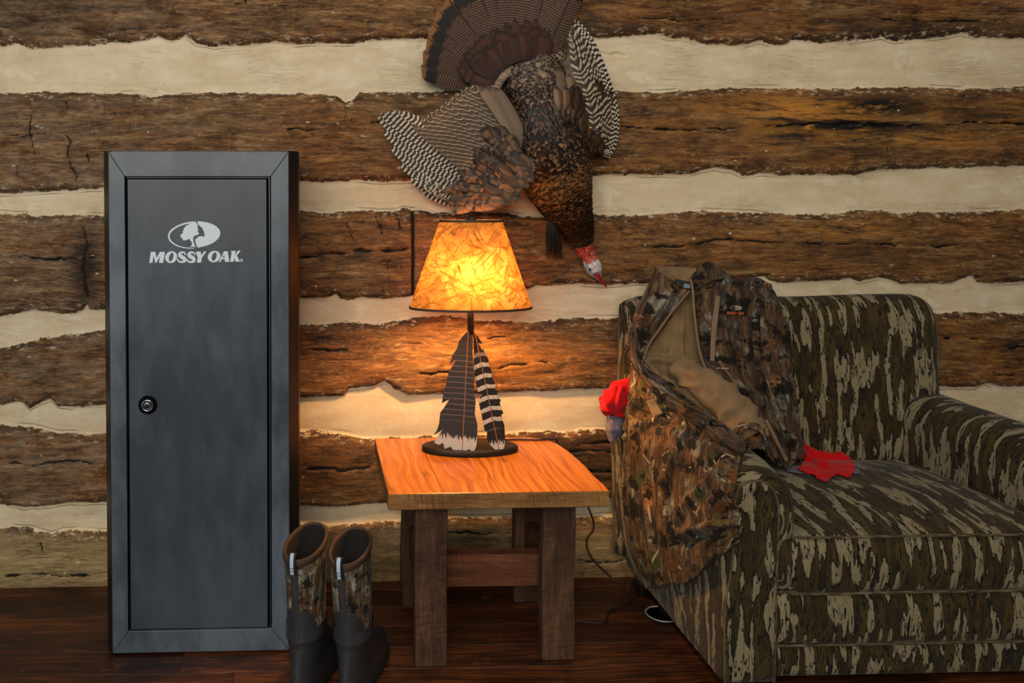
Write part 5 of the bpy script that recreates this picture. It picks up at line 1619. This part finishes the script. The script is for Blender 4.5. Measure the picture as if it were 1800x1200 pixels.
def cloth(name, ctrl, n, m, mat, parent, wr=.006, seed=1, sc=16, stretch=(1, 1, 1), thick=.0035, flip=False, folds=(), uvoff=(0, 0), off=None):
    off = OFF if off is None else off
    g = rest_on(patch(ctrl, n, m), off)
    uv = grid_uv(g) + np.array(uvoff)
    nn = grid_normals(g)
    if nn[n // 2, m // 2, 1] > 0: nn = -nn
    q = g * np.array(stretch)
    r1 = 1 - 2 * np.abs(vnoise(q, sc, seed)); r2 = 1 - 2 * np.abs(vnoise(q + 3.3, sc * 2.1, seed + 3))
    d = wr * (r1 * .7 + r2 * .35 + vnoise(q, sc * 4, seed + 7) * .15)
    u = np.linspace(0, 1, n)[:, None]; v = np.linspace(0, 1, m)[None, :]
    for (u0, v0, u1, v1, w, a) in folds:       # ridge (a>0) or crease (a<0) along a line in patch coordinates
        L2 = (u1 - u0) ** 2 + (v1 - v0) ** 2
        t = np.clip(((u - u0) * (u1 - u0) + (v - v0) * (v1 - v0)) / L2, 0, 1)
        dd = np.hypot(u - u0 - t * (u1 - u0), v - v0 - t * (v1 - v0))
        d = d + a * np.exp(-(dd / w) ** 2)
    g = push_out(rest_on(g + nn * d[..., None], off * .5, 1), min(SEP, off))
    o = mk(name, g.reshape(-1, 3), grid_faces(n, m), mat, parent, uv=uv)
    s = o.modifiers.new('thickness', 'SOLIDIFY'); s.thickness = thick; s.offset = 0
    return o


def sleeve(name, axis, rad, mat, parent, flat=.62, n=40, k=28, wr=.006, seed=2, uvoff=(0, 0), open_end=True):
    """cloth tube along px/depth axis; flattened towards the viewer, ringed by creases"""
    c = cr([P(*a[:3]) for a in axis], n); r = cr(np.array([[x] for x in rad]), n)[:, 0]
    t = np.gradient(c, axis=0); t /= np.linalg.norm(t, axis=1, keepdims=True)
    out = np.array([0.0, -1.0, .25])
    g = []
    for i in range(n):
        s = np.cross(t[i], out); s /= np.linalg.norm(s); o = np.cross(s, t[i])
        o = o if o[1] < 0 else -o
        g.append([c[i] + r[i] * (math.cos(a) * s + flat * math.sin(a) * o) for a in np.linspace(0, 2 * math.pi, k + 1)])
    g = np.array(g)
    nn = grid_normals(g)
    cc = g - c[:, None, :]
    if (nn * cc).sum() < 0: nn = -nn
    d = wr * (1 - 2 * np.abs(vnoise(g * np.array([1, 1, 1.6]), 24, seed))) + wr * .4 * vnoise(g, 60, seed + 2)
    d[:, -1] = d[:, 0]
    g = push_out(rest_on(g + nn * d[..., None], .007, 0), SEP)
    g[:, -1] = g[:, 0]
    f = grid_faces(n, k + 1)
    ob = mk(name, g.reshape(-1, 3), f, mat, parent, uv=grid_uv(g) + np.array(uvoff))
    s = ob.modifiers.new('thickness', 'SOLIDIFY'); s.thickness = .003; s.offset = -1
    return ob


def build_trousers():
    root = thing('trousers', tuple(P(1190, 740, -.42)), 'camouflage hunting trousers hanging over the left arm of the armchair', 'trousers')
    net = C([[(1118, 672, -.19), (1150, 690, -.27), (1188, 712, -.35), (1226, 738, -.44), (1266, 765, -.52), (1300, 786, -.585)],
             [(1104, 735, -.185), (1140, 738, -.29), (1182, 746, -.39), (1220, 764, -.48), (1262, 785, -.575), (1301, 803, -.65)],
             [(1098, 800, -.19), (1131, 795, -.30), (1170, 798, -.42), (1208, 810, -.53), (1250, 822, -.645), (1296, 832, -.728)],
             [(1098, 860, -.20), (1130, 858, -.31), (1166, 862, -.43), (1205, 868, -.555), (1247, 870, -.675), (1294, 868, -.742)],
             [(1104, 920, -.225), (1136, 925, -.335), (1170, 926, -.45), (1208, 925, -.57), (1250, 912, -.69), (1303, 908, -.748)],
             [(1114, 975, -.25), (1144, 980, -.35), (1178, 978, -.46), (1211, 975, -.575), (1254, 950, -.70), (1304, 930, -.748)],
             [(1136, 1034, -.27), (1160, 1031, -.36), (1190, 1024, -.46), (1213, 1022, -.57), (1258, 985, -.69), (1300, 951, -.745)]])
    cloth('trouser_legs', net, 110, 110, M_PN, root, wr=.009, seed=4, sc=11, stretch=(1.5, 1, .55), thick=.006,
          folds=[(.10, .60, .45, .46, .022, 0.0192), (.45, .46, 1.0, .52, .022, 0.0192), (.12, .55, .50, .40, .03, -0.0224), (.5, .40, 1.0, .47, .028, -0.0256), (.30, .95, .62, .55, .03, 0.0160), (.70, .56, .72, 1.0, .020, 0.0192), (.76, .56, .78, 1.0, .022, -0.0160), (.2, .1, .9, .14, .03, 0.0128), (.5, .25, 1, .28, .025, 0.0096), (.14, 0, .17, 1, .02, -0.0112), (.22, .2, .25, .95, .02, 0.0096)])
    # bunched waist towards the back, with a pale tag
    cloth('waistband', C([[(1113, 622, -.20), (1128, 634, -.26), (1150, 655, -.30), (1180, 690, -.33)], [(1108, 655, -.20), (1122, 668, -.27), (1146, 688, -.32), (1182, 715, -.36)], [(1104, 690, -.20), (1124, 704, -.28), (1150, 720, -.34), (1196, 738, -.39)], [(1102, 745, -.205), (1130, 750, -.30), (1165, 756, -.38), (1215, 772, -.46)]]), 50, 44, M_PN, root, wr=.012, seed=8, sc=17, stretch=(1, 1, 2.0), uvoff=(.4, .3))
    tg = cloth('tag_patch', C([[(1136, 705, -.345), (1150, 700, -.35)], [(1142, 718, -.355), (1157, 713, -.36)], [(1149, 733, -.375), (1166, 726, -.385)]]), 10, 8, M_FLEECE, root, wr=.001, thick=.003)
    tg['label'] = 'plain tan fabric patch'


def build_jacket():
    root = thing('jacket', tuple(P(1250, 640, -.28)), 'dark camouflage fleece-lined jacket lying open over the armchair back', 'jacket')
    # tan fleece inside, from the stand-up collar down to the hem
    cloth('lining', C([[(1155, 469, -.135), (1178, 469, -.115), (1203, 470, -.115), (1224, 472, -.14)], [(1162, 500, -.17), (1184, 502, -.16), (1206, 503, -.16), (1226, 508, -.185)], [(1150, 560, -.215), (1182, 566, -.215), (1206, 566, -.215), (1232, 568, -.225)], [(1122, 622, -.235), (1162, 618, -.235), (1204, 618, -.235), (1240, 624, -.24)],
                       [(1148, 655, -.27), (1182, 662, -.27), (1222, 666, -.27), (1268, 672, -.275)], [(1188, 692, -.325), (1216, 702, -.33), (1252, 705, -.33), (1305, 702, -.315)], [(1244, 735, -.385), (1270, 742, -.39), (1300, 748, -.39), (1345, 742, -.365)], [(1298, 775, -.43), (1312, 777, -.435), (1328, 774, -.425), (1352, 765, -.40)]]),
          100, 56, M_FLEECE, root, wr=.006, seed=3, sc=12, folds=[(.47, 0.1, .50, .9, .018, .020), (.53, .15, .60, .7, .02, -.018), (.55, .3, .90, .35, .03, .018), (.38, 0, .42, .4, .02, .012), (.2, .55, .46, .62, .02, .010)])
    # wearer's right front, folded open at the left
    cloth('front_panel', C([[(1152, 478, -.15), (1166, 482, -.18), (1184, 494, -.20), (1210, 508, -.215)], [(1136, 508, -.15), (1150, 518, -.21), (1170, 528, -.235), (1194, 534, -.235)], [(1117, 545, -.15), (1132, 555, -.22), (1152, 565, -.25), (1172, 570, -.25)], [(1108, 590, -.16), (1118, 595, -.23), (1132, 600, -.26), (1146, 603, -.26)], [(1110, 632, -.19), (1116, 633, -.24), (1122, 634, -.265), (1130, 634, -.268)]]),
          60, 40, M_J, root, wr=.007, seed=5, sc=15, folds=[(.05, .2, .6, .5, .04, .008), (.3, .9, .9, .5, .03, -.006)])
    cloth('front_edge', C([[(1108, 582, -.245), (1114, 584, -.275), (1120, 586, -.265)], [(1112, 640, -.27), (1120, 638, -.305), (1131, 634, -.285)], [(1150, 692, -.325), (1160, 685, -.355), (1173, 672, -.335)], [(1205, 733, -.38), (1214, 724, -.405), (1227, 713, -.385)], [(1262, 776, -.44), (1270, 764, -.455), (1283, 752, -.43)], [(1302, 800, -.47), (1312, 792, -.475), (1328, 780, -.45)]]),
          80, 14, M_J, root, wr=.003, seed=6, sc=24, uvoff=(.2, .6))
    # wearer's left front
    fr = cloth('front_panel', C([[(1221, 505, -.215), (1252, 490, -.19), (1290, 484, -.165), (1328, 488, -.15), (1357, 500, -.155)], [(1219, 545, -.250), (1250, 545, -.265), (1286, 543, -.265), (1322, 540, -.25), (1362, 548, -.21)], [(1225, 595, -.270), (1256, 596, -.285), (1292, 598, -.295), (1328, 602, -.28), (1370, 608, -.225)], [(1238, 642, -.290), (1266, 645, -.310), (1302, 652, -.320), (1338, 662, -.305), (1382, 672, -.24)],
                            [(1278, 684, -.335), (1302, 698, -.350), (1328, 712, -.352), (1354, 728, -.330), (1393, 740, -.27)], [(1322, 742, -.375), (1338, 760, -.380), (1354, 772, -.370), (1374, 785, -.345), (1406, 790, -.29)], [(1343, 792, -.375), (1354, 808, -.375), (1368, 820, -.362), (1386, 824, -.34), (1410, 810, -.29)]]),
               100, 70, M_J, root, wr=.006, seed=11, sc=13, stretch=(1, 1, 1.3), uvoff=(.8, .1), folds=[(.08, .1, .14, .9, .03, .010), (.20, .75, .62, .70, .02, -.010), (.55, .1, .62, .7, .03, .010), (.65, .2, .78, .6, .03, -.008), (.16, .80, .30, .98, .03, .008)])
    sleeve('sleeve', [(1336, 512, -.185), (1350, 560, -.235), (1358, 620, -.265), (1366, 690, -.29), (1380, 755, -.31), (1390, 806, -.32)], [.034, .050, .052, .047, .042, .034], M_J, root, wr=.008, seed=6, uvoff=(.1, .9))
    # inside-out sleeve lying across, with its dark cuff
    sleeve('inside_out_sleeve', [(1188, 640, -.285), (1226, 668, -.335), (1268, 702, -.390), (1302, 733, -.430), (1326, 762, -.455)], [.030, .044, .050, .045, .034], M_FLEECE, root, flat=.62, wr=.012, seed=15)
    sleeve('cuff', [(1312, 748, -.452), (1322, 762, -.478), (1327, 770, -.510)], [.036, .037, .036], M_J, root, flat=.62, n=12, wr=.003, seed=16)
    # collar
    cloth('collar', C([[(1154, 468, -.14), (1160, 474, -.16), (1168, 484, -.175), (1176, 497, -.185)], [(1149, 480, -.15), (1160, 490, -.195), (1172, 500, -.21), (1188, 512, -.215)], [(1144, 496, -.15), (1158, 512, -.205), (1172, 520, -.225), (1200, 522, -.225)]]), 24, 30, M_J, root, wr=.004, seed=21)
    cloth('collar', C([[(1211, 489, -.20), (1224, 476, -.165), (1240, 461, -.14), (1256, 464, -.125), (1274, 482, -.125)], [(1214, 498, -.225), (1230, 487, -.215), (1246, 476, -.20), (1262, 476, -.175), (1284, 487, -.15)], [(1222, 510, -.235), (1238, 501, -.225), (1252, 494, -.215), (1268, 490, -.195), (1290, 490, -.165)]]), 26, 40, M_J, root, wr=.004, seed=22, uvoff=(.5, .5))
    # neck label, zips
    lb = cloth('neck_label', C([[(1187, 490, -.192), (1201, 493, -.196), (1217, 498, -.217)], [(1183, 502, -.200), (1198, 506, -.205), (1214, 511, -.226)]]), 8, 12, plain('black_label', lin(14, 14, 16), .7), root, wr=.001, thick=.002)
    mk('label_mark', [P(*q) for q in ((1203, 498, -.216), (1214, 500, -.226), (1213, 507, -.230), (1201, 505, -.219))], [(0, 1, 2, 3)], plain('label_print', lin(110, 126, 140), .7), lb, smooth=False)
    tube('zipper', cr([P(1212, 489, -.222), P(1217, 505, -.243), P(1220, 545, -.264), P(1226, 595, -.285), P(1231, 622, -.293), P(1240, 647, -.304), P(1250, 656, -.312)], 60), .0042, M_ZIP, root, 8)
    tube('zipper', cr([P(1212, 511, -.232), P(1196, 530, -.250), P(1176, 555, -.266), P(1158, 580, -.276), P(1141, 605, -.280), P(1131, 632, -.284)], 50), .0036, M_ZIP, root, 8)
    cloth('pocket_zipper', C([[(1258, 520, -.245), (1262, 520, -.248), (1266, 521, -.246)], [(1252, 560, -.292), (1257, 560, -.294), (1262, 560, -.294)], [(1249, 600, -.304), (1253, 600, -.306), (1258, 600, -.306)], [(1248, 634, -.320), (1252, 635, -.322), (1256, 635, -.322)]]), 30, 5, M_ZIP, root, wr=.0005, thick=.003)
    cloth('lower_zipper', C([[(1344, 738, -.385), (1349, 737, -.385)], [(1362, 775, -.398), (1367, 772, -.396)], [(1381, 812, -.385), (1386, 808, -.383)]]), 24, 4, M_ZIP, root, wr=.0005, thick=.003)
    # embroidered emblem with a line of orange letters
    n_ = 26
    ang = np.linspace(0, 2 * math.pi, n_, endpoint=False)
    T = lambda a, b, h: P(1294 + a, 545 + b + a * .02, -.2905 - h)
    M_E1 = plain('pale_thread', lin(150, 146, 120), .8); M_E2 = plain('orange_thread', lin(196, 84, 44), .8); M_E3 = plain('dark_thread', lin(18, 24, 16), .8)
    em = flat_shape('emblem', [[(10.5 * math.cos(a), -4 + 4.2 * math.sin(a)) for a in ang]], T, M_E1, root, .0012)
    flat_shape('emblem_tree', [[(-9 + 0 * a, 0) if False else (-3 + 6.2 * math.cos(a), -4 + 3.2 * math.sin(a)) for a in ang]], lambda a, b, h: T(a, b, h + .0012), M_E3, em, .0008)
    flat_shape('emblem_tree', [[(0.5, -.2), (-.3, -3), (-2.6, -3.4), (-2.2, -5.8), (0, -7), (2.2, -5.8), (2.6, -3.6), (.8, -3), (1.4, -.2)]], lambda a, b, h: T(a, b, h + .0022), M_E1, em, .0006)
    glyph = {'M': [(0, 4), (0, 0), (1, 0), (1.5, 2), (2, 0), (3, 0), (3, 4), (2.2, 4), (2.2, 1.6), (1.8, 3.2), (1.2, 3.2), (.8, 1.6), (.8, 4)], 'O': [(0, 0), (2.6, 0), (2.6, 4), (0, 4)], 'S': [(0, 0), (2.4, 0), (2.4, 1), (1, 1), (1, 1.5), (2.4, 1.5), (2.4, 4), (0, 4), (0, 3), (1.5, 3), (1.5, 2.4), (0, 2.4)],
             'Y': [(0, 0), (.9, 0), (1.3, 1.4), (1.7, 0), (2.6, 0), (1.7, 2.2), (1.7, 4), (.9, 4), (.9, 2.2)], 'A': [(0, 4), (.9, 0), (1.7, 0), (2.6, 4), (1.8, 4), (1.6, 3.1), (1, 3.1), (.8, 4)], 'K': [(0, 0), (.9, 0), (.9, 1.5), (1.7, 0), (2.6, 0), (1.6, 2), (2.6, 4), (1.7, 4), (.9, 2.5), (.9, 4), (0, 4)]}
    x = -16.0
    for ch in 'MOSSY OAK':
        if ch == ' ': x += 2.2; continue
        spl = [[(x + a * 1.12, 3.0 + b * 1.15) for a, b in glyph[ch]]]
        if ch == 'O': spl.append([(x + 1.0, 4.2), (x + 1.9, 4.2), (x + 1.9, 6.4), (x + 1.0, 6.4)])
        flat_shape('letter', spl, lambda a, b, h: T(a, b, h), M_E2, em, .001)
        x += {'M': 4.0}.get(ch, 3.45)


def build_shirts():
    global UNDER
    # grey cloth first, the red cloth lies over it
    g1 = thing('grey_cloth', tuple(P(1092, 745, -.17)), 'grey cloth hanging below the red cloth beside the armchair', 'cloth', 'pieces of grey cloth on the armchair')
    cloth('cloth_folds', C([[(1070, 726, -.150), (1084, 722, -.165), (1100, 716, -.175), (1118, 706, -.18)], [(1068, 740, -.150), (1080, 742, -.185), (1096, 738, -.195), (1116, 726, -.185)], [(1066, 755, -.150), (1078, 758, -.185), (1090, 752, -.19), (1107, 740, -.17)], [(1071, 774, -.150), (1078, 775, -.165), (1086, 768, -.165), (1096, 754, -.16)]]), 40, 40, M_GREY, g1, wr=.011, seed=33, sc=26, folds=[(.1, .3, .9, .4, .06, .008), (.1, .65, .9, .75, .06, -.008)])
    g2 = thing('grey_cloth', tuple(P(1450, 832, -.31)), 'grey cloth lying under the red cloth on the seat cushion', 'cloth', 'pieces of grey cloth on the armchair')
    cloth('cloth_folds', C([[(1372, 818, -.30), (1420, 822, -.30), (1465, 820, -.30), (1506, 825, -.31)], [(1378, 824, -.32), (1420, 831, -.325), (1462, 826, -.32), (1511, 829, -.32)], [(1384, 830, -.335), (1418, 835, -.345), (1455, 832, -.335), (1509, 834, -.332)]]), 24, 50, M_GREY, g2, wr=.001, seed=37, sc=22, off=.006, thick=.002)
    UNDER += bvh_of(g1, g2)
    r1 = thing('red_cloth', tuple(P(1090, 700, -.17)), 'crumpled bright red cloth poking out beside the lamp side of the armchair', 'cloth', 'pieces of red cloth on the armchair')
    cloth('cloth_folds', C([[(1062, 688, -.16), (1080, 672, -.175), (1098, 667, -.185), (1120, 658, -.19)], [(1056, 706, -.165), (1074, 694, -.215), (1096, 690, -.225), (1125, 685, -.20)], [(1057, 722, -.165), (1074, 714, -.22), (1094, 710, -.23), (1126, 702, -.21)], [(1066, 728, -.16), (1080, 728, -.19), (1095, 724, -.20), (1122, 712, -.20)]]), 50, 50, M_RED, r1, off=.018, wr=.011, seed=31, sc=20, folds=[(.15, .15, .55, .35, .05, .014), (.2, .5, .8, .42, .05, -.020), (.55, .1, .9, .5, .05, .012), (.3, .7, .7, .9, .05, -.010)])
    r2 = thing('red_cloth', tuple(P(1445, 815, -.28)), 'bright red cloth lying flat on the seat cushion beside the jacket hem', 'cloth', 'pieces of red cloth on the armchair')
    cloth('cloth_folds', C([[(1411, 782, -.225), (1422, 786, -.225), (1440, 794, -.232), (1476, 796, -.245), (1484, 800, -.25)], [(1414, 799, -.265), (1424, 801, -.27), (1445, 806, -.275), (1478, 808, -.28), (1500, 814, -.285)], [(1412, 815, -.30), (1424, 818, -.31), (1442, 822, -.315), (1474, 822, -.315), (1502, 826, -.315)], [(1404, 824, -.315), (1418, 831, -.335), (1440, 838, -.345), (1470, 833, -.335), (1496, 838, -.335)], [(1402, 826, -.32), (1427, 836, -.345), (1452, 847, -.355), (1466, 837, -.345), (1494, 840, -.338)]]), 60, 70, M_RED, r2, wr=.007, seed=35, sc=20, off=.014, folds=[(.45, .2, .75, .85, .03, -.014), (.3, .1, .5, .6, .04, .014), (.5, .8, .8, .95, .03, -.012), (.2, .3, .25, .8, .04, .012)])
    UNDER += bvh_of(r1, r2)


build_shirts()
OFF, SEP = .014, .010
build_trousers()
UNDER += bvh_of(*[o for o in scene.objects if o.name == 'trousers'])
OFF, SEP = .026, .012
build_jacket()


def separate(upper, lowers, step=.003, rounds=24):
    """where a garment still cuts through what it lies on, ease that patch of cloth out towards the room"""
    dg = bpy.context.evaluated_depsgraph_get()
    def tree(o):
        e = o.evaluated_get(dg); m = e.to_mesh()
        mw = o.matrix_world
        vs = [mw @ v.co for v in m.vertices]; ps = [tuple(p.vertices) for p in m.polygons]
        e.to_mesh_clear()
        return BVHTree.FromPolygons(vs, ps), ps
    dg.update()
    low = [tree(c)[0] for r in lowers for c in r.children if c.type == 'MESH']
    parts = [c for c in upper.children if c.type == 'MESH']
    for o in parts:
        me = o.data; n = len(me.vertices)
        ed = np.array([e.vertices[:] for e in me.edges])
        org = np.array(o.parent.location)
        for _ in range(rounds):
            t, ps = tree(o)
            hit = set()
            for b in low:
                for i, _j in t.overlap(b): hit.update(v % n for v in ps[i])
            if not hit: break
            d = np.zeros(n); d[list(hit)] = step
            for k in range(4):
                dn = d.copy()
                np.maximum.at(dn, ed[:, 0], d[ed[:, 1]] * .75); np.maximum.at(dn, ed[:, 1], d[ed[:, 0]] * .75)
                d = dn
            co = np.empty(n * 3); me.vertices.foreach_get('co', co); co = co.reshape(-1, 3)
            r = CAM - (co + org); r /= np.linalg.norm(r, axis=1, keepdims=True)
            co += r * d[:, None]
            me.vertices.foreach_set('co', co.ravel()); me.update()
            dg.update()


def root(name):
    return scene.objects[name]


separate(root('red_cloth'), [root('grey_cloth'), root('armchair')])
separate(root('red_cloth.001'), [root('grey_cloth.001'), root('armchair')])
separate(root('trousers'), [root('red_cloth'), root('grey_cloth'), root('armchair')])
separate(root('jacket'), [root('trousers'), root('red_cloth'), root('red_cloth.001'), root('grey_cloth.001')])
